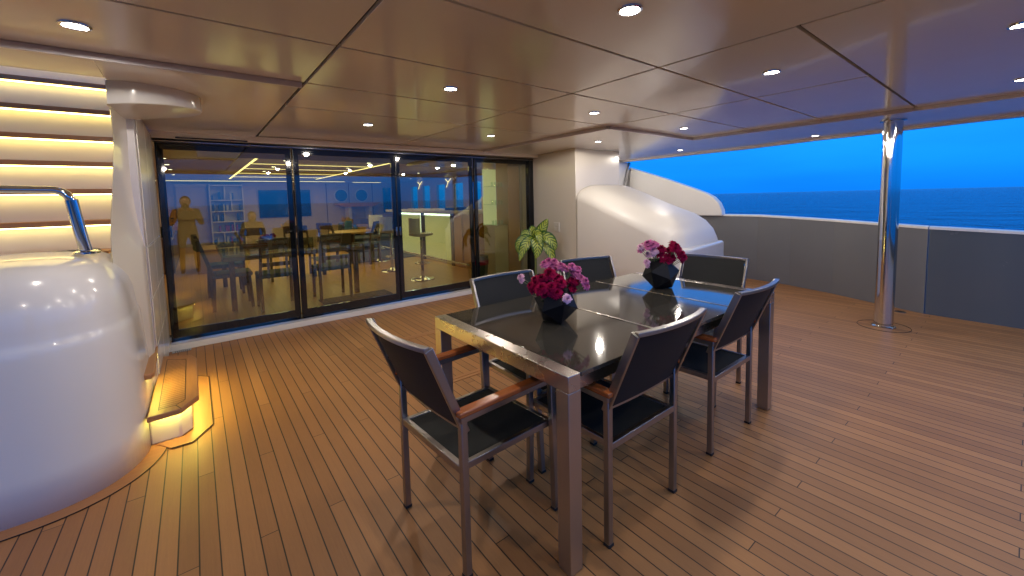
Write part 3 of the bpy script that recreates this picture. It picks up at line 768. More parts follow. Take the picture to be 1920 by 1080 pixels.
def bouquet(cx, cy, heads, label, rnd):
    random.seed(rnd)
    t = thing('flower_bouquet', label, 'flowers', (cx, cy, TH + .12), 0, 'bouquets in the black vases')
    rv = _r.copy(); rv.z = 0; rv.normalize(); fv = Vector((-rv.y, rv.x, 0))
    st = MB()
    for (dx, dz, dd, rad_, kind) in heads:
        c = rv * dx + Vector((0, 0, dz)) + fv * dd; n = (c - Vector((0, 0, -.02))).normalized() + Vector((0, 0, .15)) - fv * .35
        b = MB(); flower(b, (0, 0, 0), n, rad_ * 1.12)
        b.build('flower', kind, t, loc=c)
        st.tube([(0, 0, -.03), tuple(c * .5 + Vector((0, 0, -.01))), tuple(c - n.normalized() * .004)], .0022, 6)
    st.build('stems', 'stem', t)
    lf = MB()
    for k in range(70):
        a = random.random() * 6.28; rr = random.uniform(.01, .085); z = random.uniform(-.01, .07); s = random.uniform(.012, .028)
        c = Vector((math.cos(a) * rr, math.sin(a) * rr, z)); d = Vector((math.cos(a), math.sin(a), random.uniform(-.2, .8))).normalized(); sd = d.orthogonal().normalized()
        v = [lf.bm.verts.new(p) for p in (c, c + d * s * .5 + sd * s * .35, c + d * s * 1.2, c + d * s * .5 - sd * s * .35)]
        lf.bm.faces.new(v)
    lf.build('foliage', 'flower_leaf', t)
    return t
H = []
random.seed(3)
for k in range(24):
    a = random.random() * 6.28; rr = math.sqrt(random.random())
    H.append((-.045 + .072 * rr * math.cos(a), .095 + .055 * rr * math.sin(a), random.uniform(-.10, .02), .030, 'red_petal'))
for dx, dz in ((-.055, .185), (-.03, .195), (0, .19), (.03, .175), (-.015, .17), (.045, .165), (.01, .158)): H.append((dx, dz, random.uniform(0, .05), .026, 'pink_petal'))
for dx, dz in ((.085, .175), (.10, .16), (.125, .15), (.115, .135), (.09, .14), (.13, .115), (.15, .10), (.105, .11), (.155, .075)): H.append((dx, dz, random.uniform(-.05, .03), .024, 'pink_petal'))
for dx, dz in ((.085, .10), (.10, .08), (.075, .075), (.11, .095), (.09, .055)): H.append((dx, dz, random.uniform(-.03, .03), .024, 'red_petal'))
H += [(-.185, .125, -.02, .020, 'pale_petal'), (-.18, .105, -.02, .016, 'pale_petal'), (-.135, .08, -.03, .022, 'red_petal'), (-.125, .06, -.03, .022, 'red_petal'), (.048, .025, -.11, .024, 'pale_petal')]
bouquet(1.485, 1.535, H, 'crimson and pink flowers with one drooping bloom, in the near vase', 5)
H = []
random.seed(11)
for k in range(26): 
    a = random.random() * 6.28; rr = math.sqrt(random.random())
    H.append((.055 + .085 * rr * math.cos(a), .125 + .075 * rr * math.sin(a), random.uniform(-.08, .02), .030, 'red_petal'))
for k in range(17): 
    a = random.random() * 6.28; rr = math.sqrt(random.random())
    H.append((-.085 + .075 * rr * math.cos(a), .145 + .065 * rr * math.sin(a), random.uniform(-.06, .03), .026, random.choice(('pink_petal', 'pink_petal', 'pale_petal'))))
H += [(-.11, .07, -.03, .024, 'pale_petal'), (-.10, .04, -.02, .018, 'pale_petal'), (.14, .075, -.03, .026, 'red_petal'), (.145, .10, 0, .024, 'red_petal')]
bouquet(2.585, 1.60, H, 'crimson flowers with lilac pink ones on their left, in the far vase', 9)

# ================================================================== potted plant
def leaf_mesh(name, pts, width, parent, nrm=(0, -1, .3)):
    pts = [Vector(p) for p in pts]
    # catmull resample
    out = []
    P = [pts[0]] + pts + [pts[-1]]
    for i in range(1, len(P) - 2):
        for k in range(6):
            u = k / 6; a, b_, c, d = P[i - 1], P[i], P[i + 1], P[i + 2]
            out.append(.5 * ((2 * b_) + (c - a) * u + (2 * a - 5 * b_ + 4 * c - d) * u * u + (3 * b_ - a - 3 * c + d) * u ** 3))
    out.append(pts[-1]); n = len(out)
    bm = bmesh.new(); uvl = bm.loops.layers.uv.new('UVMap'); rows = []
    for i, p in enumerate(out):
        v = i / (n - 1); d = (out[min(i + 1, n - 1)] - out[max(i - 1, 0)]).normalized()
        sd = d.cross(Vector(nrm)).normalized(); up = sd.cross(d)
        if v < .14: w_ = .07 + .0 * v
        else: w_ = math.sin(math.pi * ((v - .14) / .86) ** .75) ** .8 if v < 1 else 0.0
        w_ = max(w_, .07 if v < .3 else .02) * width / 2
        rows.append([(bm.verts.new(p + sd * w_ * u + up * (abs(u) * w_ * .35 + .004 * math.sin(v * 23) * abs(u))), (u + 1) / 2, v) for u in (-1, -.6, -.2, .2, .6, 1)])
    for A, B in zip(rows, rows[1:]):
        for j in range(5):
            q = (A[j], A[j + 1], B[j + 1], B[j]); f = bm.faces.new([x[0] for x in q]); f.smooth = True
            for lp, x in zip(f.loops, q): lp[uvl].uv = (x[1], x[2])
    me = bpy.data.meshes.new(name); bm.to_mesh(me); bm.free(); me.materials.append(M['leaf'])
    o = bpy.data.objects.new(name, me); C.objects.link(o); o.parent = parent; return o
t = thing('potted_plant', 'leafy plant with variegated yellow green leaves at the right end of the glass doors', 'potted plant', (3.97, 4.52, 0))
MB().lathe([(.11, .001), (.125, .02), (.155, .26), (.16, .29), (.145, .29), (.14, .25), (.02, .25)]).build('pot', 'bin', t, smooth=True)
MB().tube([(0, 0, .25), (.01, .01, .45), (0, 0, .62), (.0, .0, .80)], .018, 10).build('stem', 'stem', t, smooth=True)
rv = _r.copy(); rv.z = 0; rv.normalize(); fv = Vector((-rv.y, rv.x, 0))
def LP(*pts): return [tuple(rv * a + fv * c + Vector((0, 0, .80 + z_))) for a, z_, c in pts]
LV = [(LP((0, 0, 0), (.05, .10, -.02), (.12, .22, -.04), (.19, .34, -.05)), .13),
      (LP((0, 0, 0), (.08, .07, -.05), (.18, .06, -.08), (.26, -.04, -.10), (.28, -.13, -.10)), .13),
      (LP((0, -.02, 0), (.10, -.02, -.06), (.17, -.07, -.10), (.23, -.2, -.12), (.27, -.36, -.13)), .12),
      (LP((0, 0, 0), (-.06, .04, -.05), (-.14, -.02, -.10), (-.20, -.13, -.12), (-.245, -.27, -.13)), .12),
      (LP((0, 0, 0), (-.10, .06, -.02), (-.20, .03, -.04), (-.26, -.06, -.05), (-.25, -.18, -.05)), .10),
      (LP((0, 0, 0), (-.07, .09, .05), (-.15, .13, .08), (-.21, .08, .08)), .085),
      (LP((0, .02, 0), (.01, .06, -.07), (.02, -.02, -.14), (.02, -.13, -.16), (-.01, -.23, -.16)), .14),
      (LP((0, 0, 0), (-.01, .10, -.02), (.03, .13, -.08), (.06, .05, -.14), (.07, -.05, -.15)), .10),
      (LP((0, 0, 0), (-.03, .10, .04), (-.02, .18, .12), (.02, .14, .2)), .10),
      (LP((0, 0, 0), (.07, .08, .08), (.10, .06, .18), (.10, -.05, .26)), .12),
      (LP((0, 0, 0), (-.05, .06, .10), (-.10, .0, .20), (-.12, -.12, .26)), .12),
      (LP((0, 0, 0), (.02, .03, .12), (.0, -.05, .22), (-.02, -.2, .27)), .12)]
for k, (pp, ww) in enumerate(LV): leaf_mesh('leaf', pp, ww * 1.3, t, (-_f.x, -_f.y, .35))
#SALON
# ================================================================== SALON behind the glass
FZ = .09
b = MB(); b.prism([(-.80, 5.56), (4.6, 5.56), (7.2, 5.7), (7.2, 17.2), (-.80, 17.2)], .0, FZ); struct(b.build('salon_floor', 'salon_floor'))
b = MB(); b.box(-.85, 7.2, 5.63, 17.2, 2.25, 2.30); struct(b.build('salon_ceiling', 'salon_ceiling'))
b = MB(); b.box(-.85, 7.2, 17.0, 17.1, FZ, 2.25); struct(b.build('salon_back_wall', 'salon_wall'))
b = MB(); b.box(-.88, -.80, 5.56, 17.0, FZ, 2.25); struct(b.build('salon_left_wall', 'salon_wall'))
# right wall with window openings
t = thing('salon_window_wall', 'salon side wall with a row of tall windows showing the blue dusk', 'wall')
wins = [(5.9, 6.55), (7.1, 7.75), (8.3, 8.95), (9.5, 10.15), (10.75, 11.4), (11.85, 12.5), (13.1, 13.75), (14.3, 14.95), (15.4, 16.05)]
b = MB(); b.box(7.2, 7.3, 5.5, 17.1, FZ, .85); b.box(7.2, 7.3, 5.5, 17.1, 2.02, 2.25)
ye = 5.5
for y0, y1 in wins + [(17.1, 17.1)]:
    b.box(7.2, 7.3, ye, y0, .851, 2.019); ye = y1
b.build('wall_panel', 'salon_wall', t)
for y0, y1 in wins:
    b = MB(); b.box(7.24, 7.25, y0, y1, .851, 2.019); b.build('window_pane', 'window_glass', t)
b = MB(); b.prism([(4.6, 5.62), (7.2, 5.62), (7.2, 5.74), (4.6, 5.74)], FZ, 2.25); struct(b.build('salon_front_wall', 'salon_wall'))
# ceiling lights
def led(name, x0, x1, y0, y1, z, lab, mat='led_line'):
    t = thing(name, lab, 'led strip', group='led lines in the salon ceiling')
    b = MB(); b.box(x0 - .01, x1 + .01, y0 - .01, y1 + .01, z - .004, z); b.build('channel', 'white_plastic', t)
    b = MB(); b.box(x0, x1, y0, y1, z - .010, z - .0045); b.build('diffuser', mat, t)
led('led_line', .89, .93, 6.9, 15.0, 2.249, 'long glowing ceiling line running away from the first glass door')
led('led_line', 3.27, 3.31, 6.9, 14.8, 2.249, 'long glowing ceiling line running away behind the second glass door')
for y_, nm in ((7.9, 'nearest'), (9.4, 'second nearest'), (10.7, 'middle'), (12.3, 'fourth'), (13.9, 'farthest')):
    led('led_line', .94, 3.26, y_ - .008, y_ + .008, 2.249, nm + ' thin cross line of light in the salon ceiling')
led('led_line', -.7, 4.6, 16.2, 16.28, 2.24, 'bright horizontal line of light along the far wall of the salon')
led('led_line', 4.9, 6.0, 16.2, 16.24, 2.22, 'short line of light at the right of the far wall')
for y_, nm in ((8.0, 'nearest'), (10.4, 'second nearest'), (12.8, 'second farthest'), (15.1, 'farthest')):
    t = thing('wall_light', nm + ' of the small V shaped lines of light between the salon windows', 'wall light', group='wall lights between the salon windows')
    b = MB(); b.bar((7.17, y_ - .2, 2.2), (7.17, y_, 2.08), .012, .012); b.bar((7.17, y_, 2.08), (7.17, y_ + .2, 2.2), .012, .012); b.bar((7.17, y_, 2.08), (7.17, y_ + .14, 1.9), .010, .010); b.build('lamp', 'led_line', t)
sd0 = downlight('salon_downlight', 'salon_lamp', .045, '', 'small downlights in the salon ceiling', 0, 2.249)
wh = ['nearest the second door mullion', 'second in the middle row', 'third in the middle row', 'fourth in the middle row', 'nearest in the left row', 'second in the left row', 'third in the left row', 'farthest in the left row', 'farther of two left of the bar', 'nearer of two left of the bar', 'nearest above the bar stool', 'first above the bar counter', 'second above the bar counter', 'nearest in front of the salon windows', 'farther in front of the salon windows', 'at the far right corner of the salon', 'above the corner sofa']
sp = [(1.4, 6.6), (1.4, 8.55), (1.4, 10.05), (1.4, 11.5), (-.35, 8.85), (-.35, 10.15), (-.35, 11.5), (-.35, 13.3), (2.9, 9.9), (2.9, 8.45), (3.96, 7.1), (4.5, 7.65), (4.4, 8.2), (5.1, 7.57), (6.2, 8.9), (6.3, 14.0), (5.2, 11.0)]
sdl = []
for i, (x, y) in enumerate(sp):
    o = sd0 if i == 0 else dup(sd0); o.location = (x, y, 2.249); o['label'] = 'small salon ceiling downlight, ' + wh[i]
# the salon's own lighting
for (x, y, sx, sy, pw) in ((1.9, 8.2, 2.6, 3.5, 66), (2.2, 13.0, 3.4, 4.5, 80), (5.2, 8.5, 2.2, 4.0, 46)):
    L = bpy.data.lights.new('salon_cove_light', 'AREA'); L.shape = 'RECTANGLE'; L.size = sx; L.size_y = sy; L.energy = pw; L.color = (1, .82, .46)
    lo = bpy.data.objects.new('salon_cove_light', L); C.objects.link(lo); lo.location = (x, y, 2.23)
# bookcase
t = thing('bookcase', 'tall cream bookcase with blue books against the far wall of the salon', 'bookcase')
bx0, bx1, by0, by1 = .42, 1.36, 16.62, 16.99
b = MB(); b.box(bx0, bx0 + .03, by0, by1, FZ, 2.15); b.box(bx1 - .03, bx1, by0, by1, FZ, 2.15); b.box(bx0 + .031, bx1 - .031, by1 - .02, by1, FZ, 2.15)
b.build('side_panel', 'shelf', t)
zs = [.12, .55, .90, 1.25, 1.62, 2.12]
for z in zs: b = MB(); b.box(bx0 + .031, bx1 - .031, by0, by1 - .021, z - .025, z + .01); b.build('shelf', 'shelf', t)
for k, z in enumerate(zs[:-1]):
    xm = bx0 + (.32, .62, .36, .58, .40)[k]
    b = MB(); b.box(xm, xm + .025, by0 + .01, by1 - .021, z + .011, zs[k + 1] - .026); b.build('divider', 'shelf', t)
random.seed(2)
SH = ('bottom', 'second lowest', 'middle', 'second highest', 'top')
for k, z in enumerate(zs[:-1]):
    x = bx0 + .06
    while x < bx1 - .12:
        if random.random() < .3: x += random.uniform(.05, .18); continue
        wd = random.uniform(.03, .07); h = random.uniform(.14, .26)
        if not (bx0 + (.32, .62, .36, .58, .40)[k] - wd - .005 < x < bx0 + (.32, .62, .36, .58, .40)[k] + .03):
            cm = random.choice(['book_blue', 'book_blue', 'book_white', 'book_red'])
            b = MB(); b.box(x, x + wd, by0 + .05, by0 + .26, z + .0105, z + .01 + h)
            tag(b.build('book', cm, bevel=.003), {'book_blue': 'blue book standing in the salon bookcase', 'book_white': 'white book standing in the salon bookcase', 'book_red': 'red book standing in the salon bookcase'}[cm].replace('standing in', 'on the ' + SH[k] + ' shelf of'), 'book', {'book_blue': 'blue books on the ', 'book_white': 'white books on the ', 'book_red': 'red books on the '}[cm] + SH[k] + ' shelf')
        x += wd + .006
# TV, blind, doors, speakers, stand
t = thing('television', 'large black wall television on the far wall of the salon', 'television')
b = MB(); b.box(1.83, 3.52, 16.93, 16.985, .96, 1.95); b.build('casing', 'black_metal', t, bevel=.006)
b = MB(); b.box(1.85, 3.50, 16.922, 16.929, .98, 1.93); b.build('screen', 'tv', t)
t = thing('roller_blind', 'white roller blind on the far wall left of the bookcase', 'blind')
b = MB(); b.box(-.44, .36, 16.92, 16.93, 1.0, 2.12); b.build('fabric', 'salon_wall', t)
b = MB(); b.box(-.46, .38, 16.88, 16.97, 2.08, 2.17); b.build('cassette', 'shelf', t, bevel=.01)
t = thing('salon_door', 'orange wooden door at the far left end of the salon', 'door')
b = MB(); b.box(-.78, -.46, 16.90, 16.97, FZ, 1.35); b.build('leaf', 'orange_wood', t, bevel=.004)
b = MB(); b.box(-.60, -.53, 16.87, 16.899, 1.05, 1.08); b.box(-.58, -.55, 16.87, 16.899, .96, .99); b.build('handle', 'black_metal', t)
for x, lb in ((4.65, 'left of the two round blue porthole mirrors on the salon back wall'), (5.45, 'right of the two round blue porthole mirrors on the salon back wall')):
    t = thing('round_mirror', lb, 'mirror', (x, 16.97, 1.72))
    b = MB(); b.lathe([(.27, 0), (.27, .03), (.24, .035)]); o = b.build('frame', 'shelf', t, smooth=True); o.rotation_euler = (R(90), 0, 0)
    b = MB(); b.lathe([(.232, .036), (.2, .038)]); o = b.build('glass', 'book_blue', t); o.rotation_euler = (R(90), 0, 0)
t = thing('console_table', 'orange topped console with pale legs under the porthole mirrors', 'console')
b = MB(); b.prism([(4.35, 1.36), (4.6, 1.27), (5.75, 1.27), (6.0, 1.42), (4.35, 1.42)], 16.3, 16.95, 'y'); b.build('top', 'orange_wood', t)
for x in (4.75, 5.55): b = MB(); b.box(x, x + .12, 16.4, 16.9, FZ, 1.269); b.build('leg', 'shelf', t)
t = thing('dark_wall_panel', 'dark blue upright panel on the far wall near the bar', 'panel'); b = MB(); b.box(6.35, 6.68, 16.94, 16.98, .98, 2.02); b.build('board', 'tv', t, bevel=.01)
for x in (4.1, 4.95, 5.9): b = MB(); b.box(x, x + .02, 16.985, 16.999, FZ, 2.2); tag(b.build('panel_joint', 'dark_wood'), 'thin dark upright joint in the panelling of the salon back wall', 'joint', 'panel joints in the back wall')
# low cream box, sideboard, curtain
t = thing('storage_box', 'low cream wooden chest on the salon floor in front of the bookcase', 'chest')
b = MB(); b.box(-.02, .75, 10.1, 11.2, FZ, .54); b.build('body', 'mid_wood', t, bevel=.01)
b = MB(); b.box(-.03, .76, 10.09, 11.21, .541, .57); b.build('lid', 'mid_wood', t, bevel=.006)
t = thing('sideboard', 'dark upholstered sideboard with a black box along the left wall of the salon', 'sideboard')
b = MB(); b.box(-.79, -.38, 10.6, 14.2, FZ, .80); b.build('body', 'dark_wood', t, bevel=.03)
b = MB(); b.box(-.75, -.40, 11.2, 12.6, .801, 1.03); b.build('black_box', 'tv', t, bevel=.01)
b = MB(); rings = []
for k in range(25):
    y = 6.9 + .05 * k; rings.append((-.70 + .03 * math.sin(k * 1.7), y))
b.prism(rings + [(x - .02, y) for x, y in rings[::-1]], .25, 1.15)
tag(b.build('green_curtain', 'lime', smooth=True), 'pale green hanging cloth at the left side just inside the first glass door', 'curtain')
# salon dining table and chairs
t = thing('salon_table', 'dark salon dining table with glass top near the first glass door', 'table')
b = MB(); b.box(.24, 1.95, 6.15, 8.3, .800, .815); b.build('glass_top', 'clear', t)
b = MB()
b.box(.24, 1.95, 6.15, 6.20, .74, .799); b.box(.24, 1.95, 8.25, 8.3, .74, .799); b.box(.24, .29, 6.201, 8.249, .74, .799); b.box(1.9, 1.95, 6.201, 8.249, .74, .799); b.build('frame', 'mid_wood', t, bevel=.004)
for x in (.30, 1.84):
    for y in (6.22, 8.18): b = MB(); b.box(x, x + .06, y, y + .06, FZ, .739); b.build('leg', 'dark_wood', t)
def salon_chair():
    t = thing('salon_chair', '', 'chair', group='dark wooden salon chairs')
    for sx in (-.2, .2):
        b = MB(); b.bar((sx, 0, 0), (sx, .02, .44), .035, .04); b.bar((sx, .02, .44), (sx * .95, -.12, .92), .03, .035); b.build('rear_leg', 'dark_wood', t)
        b = MB(); b.bar((sx, .42, 0), (sx, .40, .42), .035, .035); b.build('front_leg', 'dark_wood', t)
    b = MB(); b.box(-.22, .22, .0, .44, .421, .475); b.build('seat', 'seat_blue', t, bevel=.015)
    b = MB(); b.sweep([(-.2, -.115, .86), (0, -.15, .87), (.2, -.115, .86)], [(-.015, -.07), (.015, -.07), (.015, .07), (-.015, .07)]); b.bar((-.19, -.03, .6), (.19, -.03, .6), .02, .05); b.build('backrest', 'dark_wood', t)
    return t
scp = [((.12, 6.55), -90, 'dark salon chair at the near left corner of the salon table'), ((.10, 7.6), -90, 'dark salon chair at the far left side of the salon table'),
       ((.8, 5.90), 0, 'dark salon chair closest to the first glass door'), ((1.5, 5.95), 0, 'dark salon chair inside, just left of the second glass door'), ((.8, 8.55), 180, 'dark salon chair on the far side of the salon table, left'), ((1.5, 8.55), 180, 'dark salon chair on the far side of the salon table, right'),
       ((2.25, 9.3), -60, 'dark chair left of the round salon table'), ((3.1, 8.9), 40, 'dark chair on the near side of the round salon table'), ((3.3, 10.4), 170, 'dark chair beyond the round salon table')]
s0 = salon_chair()
for i, ((x, y), a, lb) in enumerate(scp):
    o = s0 if i == 0 else dup(s0); o.location = (x, y, FZ); o.rotation_euler = (0, 0, R(a)); o['label'] = lb
t = thing('round_table', 'round light wood table in the middle of the salon', 'table', (2.85, 9.65, FZ))
MB().lathe([(.50, .66), (.50, .69), (.48, .70)], seg=40).build('top', 'mid_wood', t, smooth=True); MB().lathe([(.25, 0), (.05, .04), (.05, .659)]).build('pedestal', 'dark_wood', t, smooth=True)
t = thing('fruit_bowl', 'bowl of red flowers on the salon dining table', 'bowl', (.85, 7.3, .816))
MB().lathe([(.05, 0), (.12, .05), (.14, .08), (.12, .06)]).build('bowl', 'shelf', t, smooth=True)
random.seed(8)
for k in range(9): b = MB(); flower(b, (0, 0, 0), (random.uniform(-.5, .5), random.uniform(-.8, 0), 1), .05, 3, 10); b.build('flower', 'red_petal', t, loc=(random.uniform(-.1, .1), random.uniform(-.08, .08), random.uniform(.08, .14)))
# sofa
t = thing('corner_sofa', 'long dark corner sofa at the far side of the salon', 'sofa')
b = MB(); b.box(3.2, 5.7, 11.0, 11.95, FZ, .38); b.box(4.75, 5.7, 11.96, 15.0, FZ, .38); b.build('base', 'sofa', t, bevel=.03)
b = MB(); b.box(3.2, 5.7, 11.0, 11.9, .381, .50); b.build('seat_cushion', 'seat_blue', t, bevel=.04, seg=3)
b = MB(); b.box(3.2, 5.9, 11.97, 12.2, .2, .88); b.build('backrest', 'sofa', t, bevel=.06, seg=3)
def cushion(x, y, z, mat, lab, a):
    b = MB(); b.box(-.2, .2, -.06, .06, 0, .38); o = b.build('cushion', mat, bevel=.055, seg=4); o.location = (x, y, z); o.rotation_euler = (R(-12), R(a), R(10)); tag(o, lab, 'cushion')
for x, m_, lb, a in ((3.45, 'cushion_blue', 'blue cushion at the left end of the salon sofa', 8), (3.9, 'cushion_tan', 'dark tan cushion second from the left on the salon sofa', -20), (4.35, 'cushion_light', 'pale cushion in the middle of the salon sofa', 5), (4.8, 'cushion_tan', 'tan cushion standing on its corner on the salon sofa', 42), (5.35, 'cushion_tan', 'upright tan cushion at the right end of the salon sofa', 2)):
    cushion(x, 11.75, .55, m_, lb, a)
b = MB(); b.box(2.2, 4.6, 9.2, 11.0, FZ + .001, FZ + .012); tag(b.build('rug', 'seat_blue'), 'blue grey rug under the round salon table', 'rug')
b = MB(); b.box(1.28, 2.22, 5.72, 6.06, FZ + .001, FZ + .014); tag(b.build('door_mat', 'mat', bevel=.004), 'dark door mat just inside the second glass door', 'mat')
# bar
t = thing('bar', 'bar counter with glowing green glass panels inside the third glass door', 'bar')
b = MB(); b.box(4.20, 4.85, 6.95, 10.4, FZ, 1.17); b.build('body', 'bar_counter', t)
b = MB(); b.box(3.98, 4.95, 6.45, 10.5, 1.171, 1.235); b.build('counter_top', 'bar_counter', t, bevel=.008)
for y0, y1 in ((7.38, 8.62), (8.80, 10.1)):
    b = MB(); b.box(4.185, 4.199, y0, y1, FZ + .04, 1.15); b.build('lit_panel', 'led_panel', t)
    b = MB(); b.box(4.176, 4.1845, y0, y1, 1.12, 1.15); b.box(4.176, 4.1845, y0, y0 + .025, FZ + .04, 1.119); b.build('led_edge', 'led_white', t)
for y in (7.26, 8.64, 10.12): b = MB(); b.box(4.14, 4.199, y, y + .10, FZ, 1.17); b.build('post', 'dark_wood', t)
b = MB(); b.box(4.19, 4.85, 6.5, 6.949, FZ, 1.17); b.box(4.16, 4.199, 6.951, 7.25, FZ, 1.17); b.build('end_panel', 'orange_wood', t)
b = MB(); b.tube([(3.72, 6.0, .30), (3.72, 10.2, .30)], .018, 10)
for y in (6.6, 8.2, 9.8): b.tube([(3.72, y, .30), (4.18, y, .18)], .012, 8)
b.build('foot_rail', 'brushed_y', t, smooth=True)
def stool():
    t = thing('bar_stool', '', 'stool', group='chrome bar stools')
    MB().lathe([(.21, .0), (.20, .012), (.07, .03), (.03, .06), (.028, .40)], seg=28).build('base', 'chrome', t, smooth=True)
    MB().lathe([(.022, .40), (.022, .74), (.05, .745)], seg=16).build('column', 'chrome', t, smooth=True)
    MB().lathe([(.12, .746), (.20, .765), (.205, .79), (.19, .80)], seg=28).build('seat', 'bar_counter', t, smooth=True)
    b = MB(); b.sweep([(.19 * math.cos(a), .19 * math.sin(a), .93) for a in [R(d) for d in range(120, 245, 12)]], [(-.012, -.13), (.012, -.13), (.012, .13), (-.012, .13)]); b.build('backrest', 'white_plastic', t, smooth=True)
    b = MB(); b.tube([(.12 * math.cos(a), .12 * math.sin(a), .28) for a in [R(d) for d in range(0, 360, 20)]], .008, 8, True); b.build('foot_ring', 'chrome', t, smooth=True)
    return t
q = stool()
for i, (x, y, lb) in enumerate(((3.05, 6.45, 'chrome bar stool nearest the glass, in front of the lit panel'), (3.0, 7.7, 'middle chrome bar stool, partly behind a door frame'), (3.3, 9.2, 'farthest chrome bar stool along the bar'))):
    o = q if i == 0 else dup(q); o.location = (x, y, FZ); o.rotation_euler = (0, 0, R(20 * i)); o['label'] = lb
b = MB(); b.box(4.1, 4.5, 7.1, 7.5, 1.236, 1.30); tag(b.build('till_box', 'tv', bevel=.01), 'dark blue box lying on the bar counter', 'box')
# display cabinet and pillar inside the right door
t = thing('display_cabinet', 'lit cabinet with glass shelves of glasses above a cream cupboard, inside the right door', 'cabinet')
b = MB(); b.box(4.02, 4.30, 5.62, 5.95, FZ, .99); b.build('cupboard', 'salon_wall', t, bevel=.003)
b = MB(); b.box(4.02, 4.30, 5.94, 5.96, .991, 1.97); b.build('back_panel', emit('lit_cabinet_back', (.62, .72, .50), .42), t)
for z in (1.0, 1.35, 1.66): b = MB(); b.box(4.02, 4.30, 5.62, 5.935, z, z + .008); b.build('shelf', 'clear', t)
for z, sn in ((1.0, 'bottom'), (1.35, 'middle'), (1.66, 'top')):
    for k in range(4):
        b = MB(); cx = 4.06 + .065 * k; b.lathe([(.018, z + .0085), (.022, z + .075)], cx, 5.72, 12)
        tag(b.build('drinking_glass', 'clear', smooth=True), 'small clear drinking glass on the ' + sn + ' shelf of the lit cabinet', 'glass', 'glasses on the ' + sn + ' lit cabinet shelf')
b = MB(); b.box(4.31, 4.56, 5.60, 5.95, FZ, 2.25); tag(b.build('salon_pillar', 'orange_wood', bevel=.003), 'tan pillar beside the lit cabinet, just inside the right end of the doors', 'pillar')
t = thing('dark_bin', 'dark green bin with red edges on the salon floor below the lit cabinet', 'bin', (3.80, 5.75, FZ))
MB().lathe([(.11, 0), (.13, .36), (.135, .40), (.12, .40)]).build('body', 'bin', t, smooth=True); MB().lathe([(.137, .25), (.139, .33)]).build('band', 'red_petal', t, smooth=True)
# ================================================================== people reflected in the glass (they stand behind the camera)
def person(label, loc, rz, J, E_, rad_, cloth, parts):
    root = thing('person', label, 'person', loc, rz)
    me = bpy.data.meshes.new('body'); me.from_pydata(J, E_, []); o = bpy.data.objects.new('body', me); C.objects.link(o); o.parent = root
    m = o.modifiers.new('skin', 'SKIN'); s = o.modifiers.new('sub', 'SUBSURF'); s.levels = 2; s.render_levels = 2
    for i, v in enumerate(me.skin_vertices[0].data if me.skin_vertices else []): pass
    if not me.skin_vertices:
        bm = bmesh.new(); bm.from_mesh(me); bm.verts.layers.skin.verify(); bm.to_mesh(me); bm.free()
    for v, rr in zip(me.skin_vertices[0].data, rad_): v.radius = (rr if isinstance(rr, tuple) else (rr, rr))
    me.skin_vertices[0].data[0].use_root = True
    me.materials.append(M[cloth])
    return root, o
def head(root, p, hairlen=.0):
    b = MB(); bmesh.ops.create_uvsphere(b.bm, u_segments=20, v_segments=14, radius=.105)
    for v in b.bm.verts:
        v.co.x *= .78; v.co.z *= 1.12; v.co.y *= .95
        if v.co.y > .03 and v.co.z < -.02: v.co.x *= .85
    bmesh.ops.create_cone(b.bm, segments=8, radius1=.016, radius2=.006, depth=.04, matrix=Matrix.Translation((0, .105, -.01)) @ Matrix.Rotation(R(-70), 4, 'X'), cap_ends=True)
    for s in (-1, 1): bmesh.ops.create_uvsphere(b.bm, u_segments=8, v_segments=6, radius=.022, matrix=Matrix.Translation((s * .082, 0, -.01)) @ Matrix.Scale(.5, 4, (1, 0, 0)))
    b.build('head', 'skin', root, smooth='full', loc=p)
    b = MB(); bmesh.ops.create_uvsphere(b.bm, u_segments=20, v_segments=14, radius=.118)
    for v in b.bm.verts:
        v.co.x *= .80
        if v.co.y > .02 and v.co.z < .055: v.co.y = .02
        if v.co.z < -.03: v.co.z = -.03 - (abs(v.co.z) - .03) * (1 + hairlen)
    b.build('hair', 'hair', root, smooth='full', loc=(p[0], p[1] - .012, p[2] + .02))
    b = MB()
    for s in (-1, 1): bmesh.ops.create_uvsphere(b.bm, u_segments=8, v_segments=6, radius=.011, matrix=Matrix.Translation((s * .032, .086, .008)))
    b.build('eyes', 'hair', root, smooth='full', loc=p)
def hand(root, p, d, up, s):
    d = Vector(d).normalized(); up = Vector(up).normalized(); sx = d.cross(up).normalized(); p = Vector(p)
    b = MB(); b.bar(p, p + d * .085, .075, .026, up)
    for k, L in enumerate((.068, .076, .072, .055)):
        o_ = p + d * .08 + sx * (-.028 + .0187 * k)
        b.tube([o_, o_ + d * L * .5 + up * .006, o_ + d * L * .85 - up * .012, o_ + d * L - up * .03], .0085, 8)
    o_ = p + d * .02 + sx * s * .036
    b.tube([o_, o_ + d * .03 + sx * s * .022, o_ + d * .062 + sx * s * .026 - up * .01], .0105, 8)
    b.build('hand', 'skin', root, smooth=True)
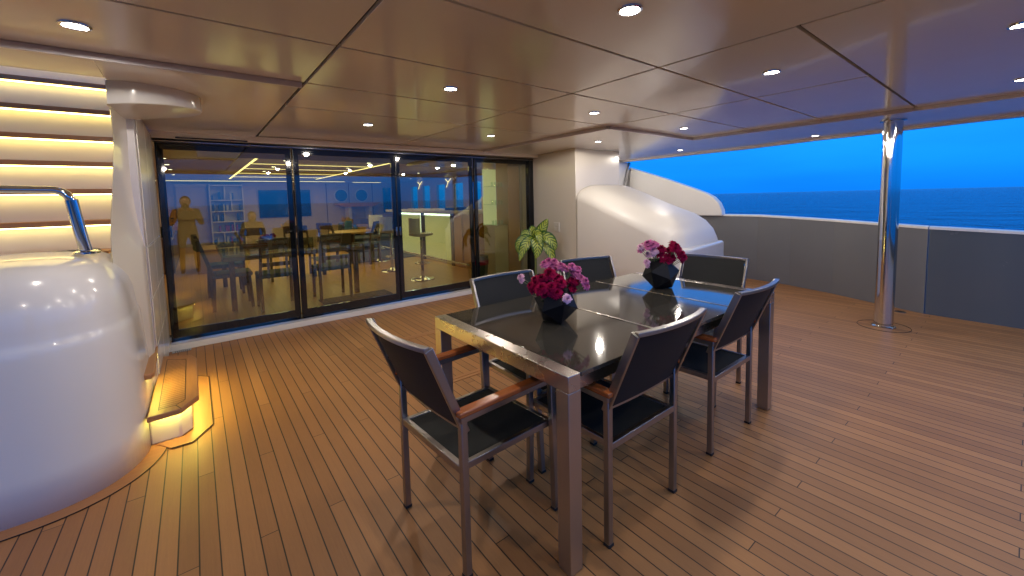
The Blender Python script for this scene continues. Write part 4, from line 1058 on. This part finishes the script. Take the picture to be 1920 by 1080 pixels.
# photographer: standing, both hands at the camera
J = [(0, 0, .92), (0, .0, 1.12), (0, .0, 1.33), (0, .01, 1.40), (0, .03, 1.47), (-.19, .0, 1.34), (-.27, .08, 1.05), (-.10, .24, 1.34), (.19, .0, 1.34), (.26, .07, 1.05), (.10, .24, 1.34), (-.10, 0, .86), (-.12, .03, .48), (-.13, 0, .09), (-.13, .14, .045), (.10, 0, .86), (.12, .03, .48), (.13, 0, .09), (.13, .14, .045)]
E_ = [(0, 1), (1, 2), (2, 3), (3, 4), (2, 5), (5, 6), (6, 7), (2, 8), (8, 9), (9, 10), (0, 11), (11, 12), (12, 13), (13, 14), (0, 15), (15, 16), (16, 17), (17, 18)]
Rd = [(.15, .11), (.14, .10), (.17, .11), .06, .05, .065, .05, .035, .065, .05, .035, .10, .06, .045, .035, .10, .06, .045, .035]
root, o = person('standing photographer in dark clothes holding a camera up, seen only as a reflection', (-.14, -.36, 0), 0, J, E_, Rd, 'cloth_dark', None)
head(root, (0, .05, 1.53))
hand(root, (-.10, .24, 1.35), (.25, .55, .3), (0, -.4, 1), 1); hand(root, (.10, .24, 1.35), (-.25, .55, .3), (0, -.4, 1), -1)
t = thing('photo_camera', 'black camera held up by the photographer', 'camera', (-.14, -.04, 1.44))
b = MB(); b.box(-.065, .065, -.03, .02, -.045, .045); b.box(-.03, .03, -.03, .01, .046, .07); b.build('body', 'black_metal', t, bevel=.01, seg=3)
b = MB(); b.lathe([(.035, -.02), (.038, .02), (.036, .035)]); o = b.build('lens', 'tv', t, smooth=True, loc=(0, .03, 0)); o.rotation_euler = (R(-90), 0, 0)
# seated companion on a small stool behind
J = [(0, 0, .50), (0, .02, .72), (0, .03, .95), (0, .04, 1.02), (0, .05, 1.08), (-.18, .03, .96), (-.25, .08, .70), (-.15, .30, .62), (.18, .03, .96), (.25, .08, .70), (.15, .30, .62), (-.10, .06, .49), (-.14, .44, .50), (-.14, .42, .08), (-.14, .55, .04), (.10, .06, .49), (.14, .44, .50), (.14, .42, .08), (.14, .55, .04)]
root, o = person('person in brown clothes sitting behind the photographer, seen only as a reflection', (1.14, -1.42, 0), R(5), J, E_, Rd, 'cloth_tan', None)
head(root, (0, .07, 1.15), 1.6)
hand(root, (-.15, .30, .61), (.1, 1, -.1), (0, .1, 1), 1); hand(root, (.15, .30, .61), (-.1, 1, -.1), (0, .1, 1), -1)
t = thing('low_stool', 'low teak stool under the sitting person', 'stool', (1.14, -1.47, 0))
b = MB(); b.box(-.22, .22, -.2, .2, .36, .40); b.build('seat', 'teak_x', t, bevel=.01)
for sx in (-.18, .18):
    for sy in (-.16, .16): b = MB(); b.box(sx - .02, sx + .02, sy - .02, sy + .02, .001, .359); b.build('leg', 'teak_y', t)
